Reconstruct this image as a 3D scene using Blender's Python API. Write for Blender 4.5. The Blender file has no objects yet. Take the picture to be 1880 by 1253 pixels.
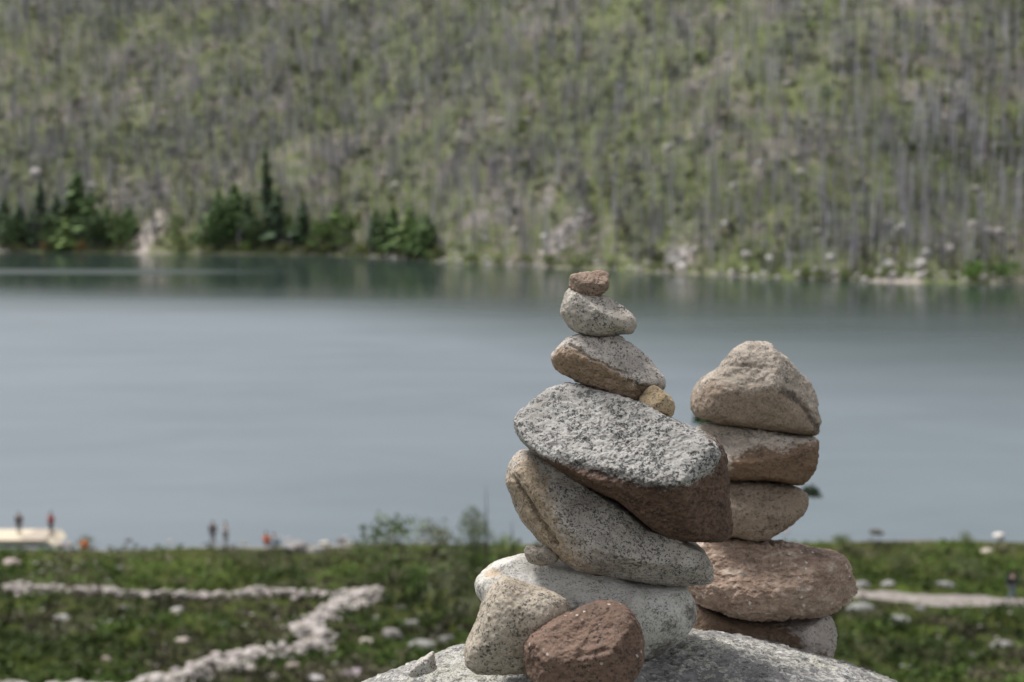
import bpy, bmesh, math, random
import numpy as np
from mathutils import Vector

# ------------------------------------------------------------------ camera, sky, sun, exposure
SC = bpy.context.scene
COL = SC.collection
FPX, CU, CV = 2611.0, 940.0, 626.5          # focal length and centre, in photo pixels
PITCH = math.radians(5.61)
HC = 23.6                                    # camera height above the lake
cd = bpy.data.cameras.new('camera'); cam = bpy.data.objects.new('camera', cd); COL.objects.link(cam)
cam.location = (0, 0, HC); cam.rotation_euler = (math.pi / 2 - PITCH, 0, 0)
cd.sensor_width = 36; cd.lens = 50; cd.clip_start = 0.05; cd.clip_end = 6000
cd.dof.use_dof = True; cd.dof.focus_distance = 2.93; cd.dof.aperture_fstop = 3.35
SC.camera = cam
SUN_EL, SUN_AZ = math.radians(63), math.radians(-50)    # azimuth measured from +Y towards +X
W = bpy.data.worlds.new('World'); SC.world = W; W.use_nodes = True
wn = W.node_tree; wn.nodes.clear()
sky = wn.nodes.new('ShaderNodeTexSky'); sky.sky_type = 'NISHITA'; sky.sun_disc = False
sky.sun_elevation = SUN_EL; sky.sun_rotation = SUN_AZ; sky.altitude = 2500
sky.air_density = 1.0; sky.dust_density = 4.0; sky.ozone_density = 1.0
hs = wn.nodes.new('ShaderNodeHueSaturation'); hs.inputs['Saturation'].default_value = 0.15
bg = wn.nodes.new('ShaderNodeBackground'); bg.inputs['Strength'].default_value = 0.112
wo = wn.nodes.new('ShaderNodeOutputWorld')
wn.links.new(sky.outputs[0], hs.inputs['Color']); wn.links.new(hs.outputs[0], bg.inputs['Color'])
wn.links.new(bg.outputs[0], wo.inputs['Surface'])
sl = bpy.data.lights.new('sun', 'SUN'); sl.energy = 2.35; sl.angle = math.radians(24); sl.color = (1, .97, .925)
so = bpy.data.objects.new('sun', sl); COL.objects.link(so)
sd = Vector((math.sin(SUN_AZ) * math.cos(SUN_EL), math.cos(SUN_AZ) * math.cos(SUN_EL), math.sin(SUN_EL)))
so.rotation_euler = sd.to_track_quat('Z', 'Y').to_euler(); so.location = (-20, -5, 60)
SC.view_settings.view_transform = 'Standard'; SC.view_settings.look = 'None'
SC.view_settings.exposure = 1.05; SC.view_settings.gamma = 1.0

rng = np.random.default_rng(7); random.seed(7)
# ------------------------------------------------------------------ helpers
CR = np.array([1, 0, 0.]); CF = np.array([0, math.cos(PITCH), -math.sin(PITCH)]); CUP = np.array([0, math.sin(PITCH), math.cos(PITCH)])
CAM = np.array([0, 0, HC])

def world(u, v, D):
    return CAM + D * (CF + (u - CU) / FPX * CR - (v - CV) / FPX * CUP)

def tag(o, label=None, cat=None, group=None, kind=None):
    if label: o['label'] = label
    if cat: o['category'] = cat
    if group: o['group'] = group
    if kind: o['kind'] = kind
    return o

def empty(name, loc, rz=0, label=None, cat=None, group=None):
    o = bpy.data.objects.new(name, None); COL.objects.link(o); o.empty_display_size = .2
    o.location = loc; o.rotation_euler = (0, 0, rz)
    return tag(o, label, cat, group)

def mesh(name, V, F, mat=None, smooth=True, attrs=None):
    """mesh from numpy arrays; F is (n,3) or (n,4)"""
    V = np.asarray(V, np.float32); F = np.asarray(F, np.int32)
    me = bpy.data.meshes.new(name); n, k = F.shape
    me.vertices.add(len(V)); me.vertices.foreach_set('co', V.ravel())
    me.loops.add(n * k); me.loops.foreach_set('vertex_index', F.ravel())
    me.polygons.add(n); me.polygons.foreach_set('loop_start', np.arange(0, n * k, k, dtype=np.int32))
    me.polygons.foreach_set('use_smooth', np.full(n, smooth, dtype=bool))
    me.update(calc_edges=True)
    for an, av in (attrs or {}).items():
        av = np.asarray(av, np.float32)
        if av.ndim == 1:
            a = me.attributes.new(an, 'FLOAT', 'POINT'); a.data.foreach_set('value', av)
        else:
            if av.shape[1] == 3: av = np.hstack([av, np.ones((len(av), 1), np.float32)])
            a = me.attributes.new(an, 'FLOAT_COLOR', 'POINT'); a.data.foreach_set('color', av.ravel())
    if mat: me.materials.append(mat)
    return me

def obj(name, me, parent=None, loc=(0, 0, 0)):
    o = bpy.data.objects.new(name, me); COL.objects.link(o); o.location = loc
    if parent: o.parent = parent
    return o

_P = np.random.default_rng(3).permutation(256); _P = np.concatenate([_P, _P, _P])
_G = np.random.default_rng(4).normal(size=(256, 3)); _G /= np.linalg.norm(_G, axis=1, keepdims=True)
def noise(p):
    p = np.asarray(p, float); i = np.floor(p).astype(int); f = p - i; i &= 255
    w = f * f * f * (f * (f * 6 - 15) + 10); out = 0
    for dx in (0, 1):
        for dy in (0, 1):
            for dz in (0, 1):
                h = _P[_P[_P[(i[..., 0] + dx) & 255] + ((i[..., 1] + dy) & 255)] + ((i[..., 2] + dz) & 255)]
                g = (_G[h] * (f - np.array([dx, dy, dz]))).sum(-1)
                out = out + g * (w[..., 0] if dx else 1 - w[..., 0]) * (w[..., 1] if dy else 1 - w[..., 1]) * (w[..., 2] if dz else 1 - w[..., 2])
    return out * 1.6
def fbm(p, oct=4, gain=.5):
    p = np.asarray(p, float); a, s, t = 1., 1., 0
    for o in range(oct):
        t = t + a * noise(p * s + o * 17.3); a *= gain; s *= 2.03
    return t
def noise2(x, y, s, seed=0, oct=3):
    return fbm(np.stack([np.asarray(x) / s, np.asarray(y) / s, np.full(np.shape(x), seed + .37)], -1), oct)

_ICO = {}
def ico(sub):
    if sub not in _ICO:
        bm = bmesh.new(); bmesh.ops.create_icosphere(bm, subdivisions=sub, radius=1)
        _ICO[sub] = (np.array([v.co[:] for v in bm.verts]), np.array([[v.index for v in f.verts] for f in bm.faces])); bm.free()
    return _ICO[sub]

# ------------------------------------------------------------------ materials
class NT:
    def __init__(s, name):
        s.m = bpy.data.materials.new(name); s.m.use_nodes = True; s.t = s.m.node_tree; s.t.nodes.clear()
        s.out = s.n('OutputMaterial'); s.b = s.n('BsdfPrincipled'); s.l(s.b.outputs[0], s.out.inputs['Surface'])
    def n(s, typ, **kw):
        nd = s.t.nodes.new('ShaderNode' + typ)
        for k, v in kw.items(): setattr(nd, k, v)
        return nd
    def l(s, a, b): s.t.links.new(a, b)
    def put(s, sock, v):
        if isinstance(v, bpy.types.NodeSocket): s.l(v, sock)
        elif isinstance(v, (tuple, list)) and len(v) == 3 and sock.type == 'RGBA': sock.default_value = (*v, 1)
        else: sock.default_value = v
    def coord(s, which='Object'): return s.n('TexCoord').outputs[which]
    def pos(s): return s.n('NewGeometry').outputs['Position']
    def mapv(s, vec, scale=(1, 1, 1), rot=(0, 0, 0)):
        m = s.n('Mapping'); s.l(vec, m.inputs['Vector']); m.inputs['Scale'].default_value = scale; m.inputs['Rotation'].default_value = rot
        return m.outputs[0]
    def noise(s, vec, scale, detail=4, rough=.55, dist=0, out='Fac'):
        n = s.n('TexNoise'); s.l(vec, n.inputs['Vector']); n.inputs['Scale'].default_value = scale
        n.inputs['Detail'].default_value = detail; n.inputs['Roughness'].default_value = rough; n.inputs['Distortion'].default_value = dist
        return n.outputs[out]
    def voro(s, vec, scale, out='Color', feature='F1', rnd=1):
        n = s.n('TexVoronoi', feature=feature); s.l(vec, n.inputs['Vector']); n.inputs['Scale'].default_value = scale
        n.inputs['Randomness'].default_value = rnd
        return n.outputs[out]
    def sep(s, c):
        n = s.n('SeparateColor'); s.l(c, n.inputs[0]); return n.outputs
    def ramp(s, fac, stops, interp='LINEAR'):
        n = s.n('ValToRGB'); s.put(n.inputs[0], fac); cr = n.color_ramp; cr.interpolation = interp
        while len(cr.elements) < len(stops): cr.elements.new(.5)
        for e, (p, c) in zip(cr.elements, stops):
            e.position = p; e.color = (*c, 1) if isinstance(c, (tuple, list)) else (c, c, c, 1)
        return n.outputs[0]
    def mix(s, f, a, b, mode='MIX'):
        n = s.n('Mix', data_type='RGBA', blend_type=mode); n.clamp_factor = True
        s.put(n.inputs[0], f); s.put(n.inputs[6], a); s.put(n.inputs[7], b); return n.outputs[2]
    def math(s, op, a, b=0., c=None, clamp=False):
        n = s.n('Math', operation=op); n.use_clamp = clamp; s.put(n.inputs[0], a); s.put(n.inputs[1], b)
        if c is not None: s.put(n.inputs[2], c)
        return n.outputs[0]
    def range(s, v, a, b, c=0., d=1.):
        n = s.n('MapRange'); n.clamp = True
        for i, x in enumerate((v, a, b, c, d)): s.put(n.inputs[i], x)
        return n.outputs[0]
    def attr(s, name, out='Fac'): return s.n('Attribute', attribute_name=name).outputs[out]
    def bump(s, h, strength=.5, dist=.01, prev=None):
        n = s.n('Bump'); s.put(n.inputs['Height'], h); n.inputs['Strength'].default_value = strength; n.inputs['Distance'].default_value = dist
        if prev is not None: s.l(prev, n.inputs['Normal'])
        return n.outputs[0]
    def done(s, color, rough=.9, spec=.25, normal=None):
        s.put(s.b.inputs['Base Color'], color); s.put(s.b.inputs['Roughness'], rough); s.b.inputs['Specular IOR Level'].default_value = spec
        if normal is not None: s.l(normal, s.b.inputs['Normal'])
        return s.m

def granite(name, light, tint, stain=(.2, .12, .07), grain=.0045, black=.16, seed=0., mott=.5, rough_bump=.5, weather=(.28, .24, .19), weather_amt=.5, dots=0., flaky=0.):
    """speckled granite: mica specks, grey and pale feldspar, a tinted mineral; stain and dark crust from attributes"""
    t = NT(name); co = t.coord()
    off = t.n('VectorMath', operation='ADD'); t.l(co, off.inputs[0]); off.inputs[1].default_value = (seed * 1.7, seed * .9, seed * 2.3); co = off.outputs[0]
    w = t.n('VectorMath', operation='MULTIPLY_ADD'); t.l(t.noise(co, 1 / grain * .45, 2, out='Color'), w.inputs[0]); w.inputs[1].default_value = (grain * 1.3,) * 3; t.l(co, w.inputs[2]); wc = w.outputs[0]
    cell = t.sep(t.voro(wc, 1 / grain))[0]; cell2 = t.sep(t.voro(wc, 2.3 / grain))[1]
    fine = t.noise(wc, 1 / grain * 1.1, 4, .7)
    sel = t.math('ADD', t.math('ADD', t.math('MULTIPLY', cell, .46), t.math('MULTIPLY', cell2, .30)), t.math('MULTIPLY', t.math('SUBTRACT', fine, .38), 1.0))
    pat = t.noise(co, 22, 4, .6)                     # patches with more or fewer specks
    sel = t.math('ADD', sel, t.math('MULTIPLY', t.math('SUBTRACT', pat, .5), mott * 1.1))
    g = tuple(x * .52 for x in light); dk = tuple(x * .16 for x in light); black = black * 1.25 + .035
    base = t.ramp(sel, [(0, dk), (black, dk), (black + .1, g), (.38, tuple(x * .8 for x in light)), (.55, light), (.72, tint), (.95, tuple(min(1, x * 1.25) for x in light))])
    big = t.noise(co, 7, 5, .6)
    wf = t.math('MULTIPLY', t.range(big, .42, .66), weather_amt)
    base = t.mix(wf, base, t.mix(.45, weather, t.mix(1, base, weather, 'MULTIPLY')))
    bl = t.noise(co, 15, 6, .68, .8); base = t.mix(t.range(bl, .36, .5, .62, 0), base, t.mix(1, base, (.5, .48, .46), 'MULTIPLY'))
    base = t.mix(t.range(t.noise(co, 19, 5, .7, .5), .52, .68, 0, .4), base, tuple(min(1, x * 1.22) for x in light))
    if flaky:
        fl = t.noise(t.mapv(co, (10, 10, 34), (.1, .2, 0)), 1.5, 7, .72, .6)
        base = t.mix(flaky, base, t.mix(.6, base, t.ramp(fl, [(.36, (.085, .053, .04)), (.46, (.22, .143, .104)), (.54, (.33, .225, .165)), (.66, (.58, .50, .43))])))
    # stained faces (earth brown), with grain still showing
    sn = t.noise(co, 55, 6, .65); sf = t.noise(co, 1 / grain * .8, 4, .7)
    st = t.mix(t.range(sn, .3, .7), tuple(x * .62 for x in stain), tuple(min(1, x * 1.35) for x in stain))
    st = t.mix(t.math('MULTIPLY', t.range(sf, .5, .68), .42), st, tuple(min(1, x * 2.1 + .03) for x in stain))
    st = t.mix(t.math('MULTIPLY', t.range(sf, .46, .3), .55), st, tuple(x * .35 for x in stain))
    kept = t.mix(1, base, tuple(min(1, a / b * 1.25) for a, b in zip(stain, light)), 'MULTIPLY'); st = t.mix(.68, st, kept)
    sa = t.math('ADD', t.attr('stain'), t.math('MULTIPLY', t.math('SUBTRACT', t.noise(co, 80, 6, .75), .5), 2.0))
    base = t.mix(t.range(sa, .38, .68), base, st)
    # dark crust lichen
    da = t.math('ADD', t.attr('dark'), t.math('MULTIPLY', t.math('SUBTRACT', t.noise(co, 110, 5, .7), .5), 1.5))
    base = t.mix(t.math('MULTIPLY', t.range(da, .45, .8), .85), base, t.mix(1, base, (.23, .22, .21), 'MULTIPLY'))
    if dots:
        dv = t.voro(wc, 55, 'Distance'); dm = t.math('MULTIPLY', t.range(dv, .22, .16), t.range(t.noise(co, 16, 2), .56, .6))
        base = t.mix(t.math('MULTIPLY', dm, dots), base, (.62, .58, .52))
    h1 = t.noise(co, 1 / grain * .55, 5, .65); h2 = t.noise(co, 45, 6, .6)
    nb = t.bump(h2, rough_bump * .5, .006)
    nb = t.bump(t.math('ADD', h1, t.math('MULTIPLY', cell, .25)), rough_bump * .7, .0026, nb)
    return t.done(base, t.range(sel, 0, .8, .62, .92), .3, nb)

# ------------------------------------------------------------------ stones traced in the photo, built as full bodies
def smooth_closed(P, n=12):
    P = np.asarray(P, float); out = []
    for i in range(len(P)):
        a, b, c, d = P[i - 1], P[i], P[(i + 1) % len(P)], P[(i + 2) % len(P)]
        for t in np.linspace(0, 1, n, endpoint=False):
            out.append(.5 * ((2 * b) + (c - a) * t + (2 * a - 5 * b + 4 * c - d) * t * t + (3 * b - a - 3 * c + d) * t ** 3))
    return np.array(out)
def poly_sd(P, x, y):
    """signed distance to polygon, negative inside"""
    P = np.asarray(P, float); inside = np.zeros(x.shape, bool); dmin = np.full(x.shape, 1e9)
    for i in range(len(P)):
        a, b = P[i - 1], P[i]
        e = b - a; t = np.clip(((x - a[0]) * e[0] + (y - a[1]) * e[1]) / max(e @ e, 1e-9), 0, 1)
        dmin = np.minimum(dmin, np.hypot(x - a[0] - t * e[0], y - a[1] - t * e[1]))
        c = ((a[1] > y) != (b[1] > y))
        with np.errstate(divide='ignore', invalid='ignore'):
            xi = a[0] + (y - a[1]) / (b[1] - a[1] if b[1] != a[1] else 1e-9) * e[0]
        inside ^= c & (x < xi)
    return np.where(inside, -dmin, dmin)
def line_d(P, x, y):
    P = np.asarray(P, float); dmin = np.full(x.shape, 1e9)
    for a, b in zip(P[:-1], P[1:]):
        e = b - a; t = np.clip(((x - a[0]) * e[0] + (y - a[1]) * e[1]) / max(e @ e, 1e-9), 0, 1)
        dmin = np.minimum(dmin, np.hypot(x - a[0] - t * e[0], y - a[1] - t * e[1]))
    return dmin
Z1 = (860, 470, 3.686); Z2 = (860, 790, 3.581); Z3 = (660, 980, 2.848); Z4 = (1220, 600, 4.177); Z5 = (1220, 860, 3.189); Z0 = (0, 0, 1)
def zp(z, pts): return [(z[0] + a / z[2], z[1] + b / z[2]) for a, b in pts]

def stone(name, label, z, pts, D, T, mat, m=2.8, planes=(), k=24, sub=7, facets=7, fdepth=.9, lump=.034, step=.0, fit=True, rough=.0022, seed=0,
          stain=None, stain_soft=10, dark=None, grooves=(), dents=(), pale=None, dark_soft=9, group=None, cat='stone', center=None, bumpf=70, ridge=0):
    P = smooth_closed(zp(z, pts)); s = D / FPX
    c = np.array(center, float) if center else .5 * (P.max(0) + P.min(0))
    q = (P - c) * s; q[:, 1] *= -1
    th = np.arctan2(q[:, 1], q[:, 0]); r = np.hypot(q[:, 0], q[:, 1]); o = np.argsort(th); th, r = th[o], r[o]
    grid = np.linspace(-math.pi, math.pi, 1441)[:-1]
    rr = np.interp(grid, th, r, period=2 * math.pi)
    kern = np.exp(-.5 * (np.arange(-8, 9) / 2.6) ** 2); kern /= kern.sum()
    rr = np.convolve(np.concatenate([rr[-8:], rr, rr[:8]]), kern, 'valid')
    dirs, F = ico(sub); ext = np.array([np.ptp(q[:, 0]) / 2, np.ptp(q[:, 1]) / 2, (T[0] + T[1]) / 2])
    d = dirs * ext; d /= np.linalg.norm(d, axis=1, keepdims=True)
    rg = np.random.default_rng(100 + seed)
    def body(d):
        rho = np.interp(np.arctan2(d[:, 1], d[:, 0]), grid, rr, period=2 * math.pi)
        tt = np.where(d[:, 2] > 0, T[0], T[1])
        return ((np.hypot(d[:, 0], d[:, 1]) / rho) ** m + (np.abs(d[:, 2]) / tt) ** m) ** (-1 / m)
    dE = np.stack([np.cos(grid), np.sin(grid), 0 * grid], -1); inv = body(d) ** -k; invE = body(dE) ** -k
    def cut(n, dist):
        nonlocal inv, invE
        nd = dE @ n; invE = invE + np.where(nd > 1e-4, (np.maximum(nd, 1e-4) / max(dist, 1e-4)) ** k, 0)
        nd = d @ n; inv = inv + np.where(nd > 1e-4, (np.maximum(nd, 1e-4) / max(dist, 1e-4)) ** k, 0)
    for (nx, ny, nz, u, v, zf) in planes:
        n = np.array([nx, ny, nz], float); n /= np.linalg.norm(n)
        cut(n, n @ np.array([(u - c[0]) * s, -(v - c[1]) * s, zf * T[0]]))
    for i in range(facets):
        n = rg.normal(size=3); n[2] = (abs(n[2]) + .55) * (1 if i % 2 else -1); n /= np.linalg.norm(n)
        sup = ((d @ n) * body(d)).max(); cut(n, sup * (fdepth + .05 * rg.random()))
    R = inv ** (-1 / k)
    if fit:      # keep the traced outline whatever the facets cut
        g = np.clip(rr * invE ** (1 / k), 1, 1.2); R = R * (1 + (np.interp(np.arctan2(d[:, 1], d[:, 0]), grid, g, period=2 * math.pi) - 1) * (1 - np.abs(d[:, 2])))
    X = d * R[:, None]; size = ext.mean()
    u = c[0] + X[:, 0] / s; v = c[1] - X[:, 1] / s
    so_ = np.array([seed * 3.1, seed * 1.3, 5.])
    R = R + size * lump * fbm(X / (size * .7) + so_, 3)
    R = R + rough * fbm(X * bumpf + so_, 4, .6) - rough * 1.5 * np.abs(fbm(X * bumpf * .38 + so_ + 7, 3, .55)) + rough * .6
    if ridge: R = R - ridge * np.abs(noise(X * np.array([14, 60, 14]) + so_))
    front = X[:, 2] > -.2 * T[1]
    for (gp_, wpx, dep) in grooves:
        dd = line_d(zp(z, gp_), u + 3 * noise(X * 60 + 9), v + 3 * noise(X * 60 + 4)); R = R - np.where(front, dep * np.exp(-(dd / wpx) ** 2), 0)
    for (dx, dy, rx, ry, ang, dep) in dents:
        (pu, pv), = zp(z, [(dx, dy)]); a = math.radians(ang)
        e1 = ((u - pu) * math.cos(a) + (v - pv) * math.sin(a)) / rx; e2 = (-(u - pu) * math.sin(a) + (v - pv) * math.cos(a)) / ry
        R = R - np.where(front, dep * np.exp(-(e1 ** 2 + e2 ** 2) ** 2), 0)
    X = d * R[:, None]
    attrs = {}
    for nm, val, soft in (('stain', stain, stain_soft), ('dark', dark, dark_soft), ('pale', pale, 40)):
        if val is None: a = np.zeros(len(X))
        elif isinstance(val, (int, float)): a = np.full(len(X), float(val))
        else:
            a = np.zeros(len(X))
            for pg in val:
                sdv = poly_sd(zp(z, pg), u, v); a = np.maximum(a, np.clip(.5 - sdv / (2 * soft), 0, 1))
        attrs[nm] = a
    if step: X = X - d * (step * np.clip(np.abs(d[:, 2]) * 2.5 - .25, 0, 1) * np.clip(attrs['stain'] * 1.6 + .5 * noise(X * 45), 0, 1))[:, None]
    Wv = X[:, :1] * CR + X[:, 1:2] * CUP - X[:, 2:3] * CF
    o = obj(name, mesh(name, Wv, F, mat, True, attrs), loc=world(c[0], c[1], D))
    return tag(o, label, cat, group)

G1 = 'stones of the tall front cairn'; G2 = 'stones of the second cairn behind'
M_A = granite('red_brown_granite', (.30, .225, .175), (.24, .165, .12), grain=.006, black=.1, seed=1, weather=(.24, .15, .11))
M_B = granite('pale_speckled_granite', (.45, .415, .37), (.39, .335, .28), grain=.0042, black=.17, seed=2, weather_amt=.25)
M_C = granite('two_tone_granite', (.47, .43, .40), (.40, .34, .29), stain=(.25, .18, .125), grain=.0042, black=.19, seed=3, weather_amt=.3)
M_D = granite('yellow_granite', (.41, .34, .245), (.39, .27, .135), grain=.0045, black=.12, seed=4, weather=(.34, .21, .07), weather_amt=.6)
M_E = granite('grey_crystal_granite', (.36, .35, .335), (.325, .30, .275), stain=(.105, .066, .048), grain=.0062, black=.22, seed=5, weather_amt=.1, rough_bump=.42, mott=.7)
M_F = granite('grey_granite', (.41, .38, .345), (.355, .315, .27), stain=(.29, .23, .165), grain=.0042, black=.2, seed=6, weather_amt=.25)
M_G = granite('dull_grey_granite', (.31, .28, .24), (.26, .22, .18), grain=.004, black=.15, seed=7)
M_H = granite('whitish_granite', (.52, .505, .475), (.47, .445, .405), grain=.0036, black=.09, seed=8, weather=(.60, .58, .50), weather_amt=.35, mott=.75, stain=(.4, .32, .24))
M_I = granite('tan_granite', (.41, .36, .30), (.34, .28, .21), grain=.0048, black=.16, seed=9, weather=(.36, .285, .19), weather_amt=.45)
M_J = granite('red_earth_granite', (.195, .128, .096), (.14, .088, .064), grain=.005, black=.14, seed=10, weather=(.135, .083, .06), weather_amt=.5, dots=.55, rough_bump=.75)
M_S1 = granite('buff_granite', (.43, .375, .32), (.37, .305, .25), stain=(.25, .195, .148), grain=.0046, black=.16, seed=11)
M_S2 = granite('buff_brown_granite', (.48, .42, .36), (.42, .33, .26), stain=(.16, .105, .068), grain=.005, black=.1, seed=12)
M_S3 = granite('brown_grey_granite', (.30, .24, .19), (.25, .18, .135), grain=.0055, black=.12, seed=13, weather=(.26, .2, .13))
M_S4 = granite('rust_pink_granite', (.37, .30, .24), (.285, .205, .15), stain=(.30, .245, .19), grain=.006, black=.14, seed=14, weather=(.2, .12, .09), weather_amt=.5, flaky=.9, dots=.8, rough_bump=.9)
M_S5 = granite('brown_underside_granite', (.42, .38, .35), (.36, .30, .26), stain=(.13, .088, .06), grain=.005, black=.12, seed=15)

stone('cairn_stone', 'small reddish brown stone on the very top of the front cairn', Z1,
      [(680,160),(690,135),(730,120),(830,108),(880,100),(925,108),(945,130),(955,180),(945,215),(905,262),(860,280),(800,284),(740,268),(705,240),(688,205)],
      2.995, (.036, .036), M_A, m=2.8, planes=[(0,.8,.5,815,118,.5)] and [(.1,.75,.65,1085,508,.45),(.05,-.45,.9,1080,520,1.0)], sub=6, rough=.0022, seed=1, group=G1, fdepth=.9)
stone('cairn_stone', 'rounded pale speckled stone just under the topmost brown stone', Z1,
      [(690,222),(660,255),(632,330),(627,390),(650,430),(690,490),(740,525),(800,548),(870,552),(950,545),(1020,530),(1090,530),(1120,500),(1128,450),(1110,405),(1060,355),(1000,315),(940,285),(880,268),(780,262),(730,245)],
      3.0, (.06, .06), M_B, m=2.35, planes=[(.35,.75,.6,1110,560,.55)], sub=6, rough=.0016, seed=2, group=G1)
stone('cairn_stone', 'wedge shaped stone split by a crack, grey above and brown below, third from the top', Z1,
      [(565,690),(570,665),(620,610),(665,565),(730,535),(800,545),(900,555),(1000,540),(1050,565),(1120,620),(1200,680),(1260,745),(1310,800),(1332,850),(1325,900),(1280,925),(1220,945),(1180,985),(1140,1005),(1080,998),(1000,960),(920,925),(830,895),(750,865),(690,825),(620,790),(575,730)],
      3.0, (.085, .08), M_C, m=2.7, planes=[(.3,.60,.74,1108,672,.86),(-.32,-.55,.78,1108,672,.9)], sub=7, rough=.0024, seed=3, group=G1,
      stain=[[(540,720),(600,630),(690,605),(760,655),(850,700),(960,760),(1060,815),(1150,880),(1230,900),(1240,960),(1140,1030),(900,960),(560,860)]], stain_soft=11, step=.004,
      grooves=[([(680,600),(760,660),(850,700),(960,752),(1080,805)],2.4,.007),([(1080,850),(1150,885),(1260,900)],6,.012)])
stone('pebble', 'small yellow ochre pebble wedged beside the cracked stone on the front cairn', Z1,
      [(1150,1005),(1165,965),(1200,915),(1240,882),(1275,885),(1340,930),(1385,980),(1398,1030),(1380,1080),(1345,1092),(1270,1078),(1200,1052),(1165,1030)],
      2.935, (.03, .03), M_D, m=2.5, sub=6, rough=.0014, seed=4, group=G1, planes=[(-.4,.5,.75,1200,735,.7)])
stone('cairn_stone', 'large stone with rough grey crystal top and dark brown underside in the front cairn', Z0,
      [(944,783),(952,762),(985,735),(1020,716),(1055,708),(1090,715),(1130,728),(1180,745),(1225,765),(1270,785),(1308,803),(1328,830),(1334,870),(1333,900),(1337,940),(1342,962),(1340,982),(1325,990),(1280,992),(1235,988),(1205,976),(1170,950),(1130,920),(1085,895),(1045,874),(1010,851),(980,832),(955,808)],
      2.945, (.19, .17), M_E, m=2.6, k=30, planes=[(-.08,.66,.74,1168,872,.92),(-.14,-.58,.80,1168,872,.95),(.70,-.2,.68,1290,880,.66)], sub=8, rough=.0024, bumpf=95, seed=5, group=G1, facets=4,
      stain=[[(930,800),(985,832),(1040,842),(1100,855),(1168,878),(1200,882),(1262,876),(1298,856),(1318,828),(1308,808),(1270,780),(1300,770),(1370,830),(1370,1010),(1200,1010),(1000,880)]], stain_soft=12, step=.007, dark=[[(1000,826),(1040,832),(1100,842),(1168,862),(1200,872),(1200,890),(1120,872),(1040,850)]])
stone('cairn_stone', 'long grey granite stone tilted down to the right under the dark brown stone', Z2,
      [(380,138),(335,148),(300,180),(262,240),(242,340),(280,430),(340,560),(420,660),(500,750),(560,795),(600,830),(680,885),(760,902),(860,918),(960,945),(1080,968),(1200,988),(1330,1002),(1460,1004),(1590,998),(1605,940),(1590,870),(1550,800),(1510,725),(1450,700),(1300,685),(1200,640),(1100,565),(1000,490),(850,400),(700,305),(560,215),(450,150)],
      3.0, (.17, .17), M_F, m=2.75, k=30, planes=[(.28,.6,.75,1110,960,.8),(-.66,-.28,.7,985,945,.62),(.05,-.75,.66,1130,1030,.78)], sub=8, rough=.0017, seed=6, group=G1, facets=4, lump=.03,
      stain=[[(230,340),(300,200),(380,130),(440,170),(520,300),(560,480),(600,640),(700,780),(850,880),(830,930),(600,850),(420,680)]], stain_soft=34,
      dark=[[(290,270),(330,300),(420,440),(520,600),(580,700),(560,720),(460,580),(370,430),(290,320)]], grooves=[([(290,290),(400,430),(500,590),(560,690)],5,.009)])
stone('pebble', 'small dull grey pebble beside the tilted grey stone on the flat pale stone', Z2,
      [(370,800),(385,765),(430,757),(470,768),(510,750),(545,765),(575,790),(587,830),(577,865),(530,884),(480,886),(430,880),(390,855)],
      2.93, (.032, .03), M_G, m=2.6, sub=6, rough=.0015, seed=7, group=G1)
stone('cairn_stone', 'broad smooth whitish stone with a hollow at its left end, base of the front cairn', Z3,
      [(612,240),(640,205),(700,165),(780,138),(860,124),(960,142),(1050,160),(1200,190),(1400,230),(1550,248),(1680,258),(1722,290),(1745,350),(1748,400),(1725,470),(1680,520),(1620,570),(1560,605),(1490,640),(1300,650),(1100,620),(900,520),(760,430),(660,350),(618,300)],
      3.0, (.15, .2), M_H, m=2.6, k=20, planes=[(.0,.72,.62,1110,1070,.6),(.05,-.15,1,1180,1130,1.0)], sub=8, rough=.0011, seed=8, group=G1, facets=4, lump=.045,
      dents=[(705,186,17,5.5,-18,.013)], dark_soft=24, dark=[[(1060,420),(1200,360),(1300,340),(1420,420),(1380,560),(1100,560)],[(1480,520),(1640,470),(1600,600),(1480,640)],[(640,240),(700,225),(640,330),(600,290)],[(930,250),(1060,290),(1200,330),(1100,370),(980,330)],[(1540,400),(1640,390),(1600,480),(1560,470)],[(1640,300),(1750,340),(1740,430),(1690,500)]],
      stain=[[(650,192),(700,172),(750,172),(760,186),(700,206),(660,206)]], stain_soft=4)
stone('cairn_stone', 'tan upright stone leaning on the base at the lower left of the front cairn', Z3,
      [(760,233),(720,245),(690,275),(650,350),(610,450),(580,530),(555,590),(550,650),(570,690),(620,718),(720,724),(820,720),(900,705),(1000,620),(1070,510),(1100,410),(1095,375),(1060,335),(980,295),(880,265),(810,245)],
      2.79, (.085, .085), M_I, m=2.7, planes=[(.45,.6,.65,990,1090,.75),(.5,-.3,.8,985,1160,.9)], sub=7, rough=.0018, seed=9, group=G1)
stone('cairn_stone', 'dark red brown stone resting in front at the foot of the front cairn', Z3,
      [(862,600),(875,550),(930,500),(1000,460),(1080,430),(1160,400),(1230,370),(1300,360),(1370,372),(1420,410),(1450,460),(1480,510),(1482,600),(1470,680),(1430,740),(1400,790),(1300,830),(1100,830),(950,810),(885,740),(868,670)],
      2.71, (.10, .09), M_J, m=2.8, k=22, planes=[(-.14,.70,.70,1063,1186,.88),(-.08,-.22,.97,1063,1186,.92),(.72,.05,.69,1140,1170,.72)], sub=7, lump=.02, rough=.0023, bumpf=80, seed=10, group=G1, facets=4,
      grooves=[([(1130,590),(1220,575),(1280,560)],4,.006),([(1330,560),(1360,640)],5,.006)])

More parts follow.
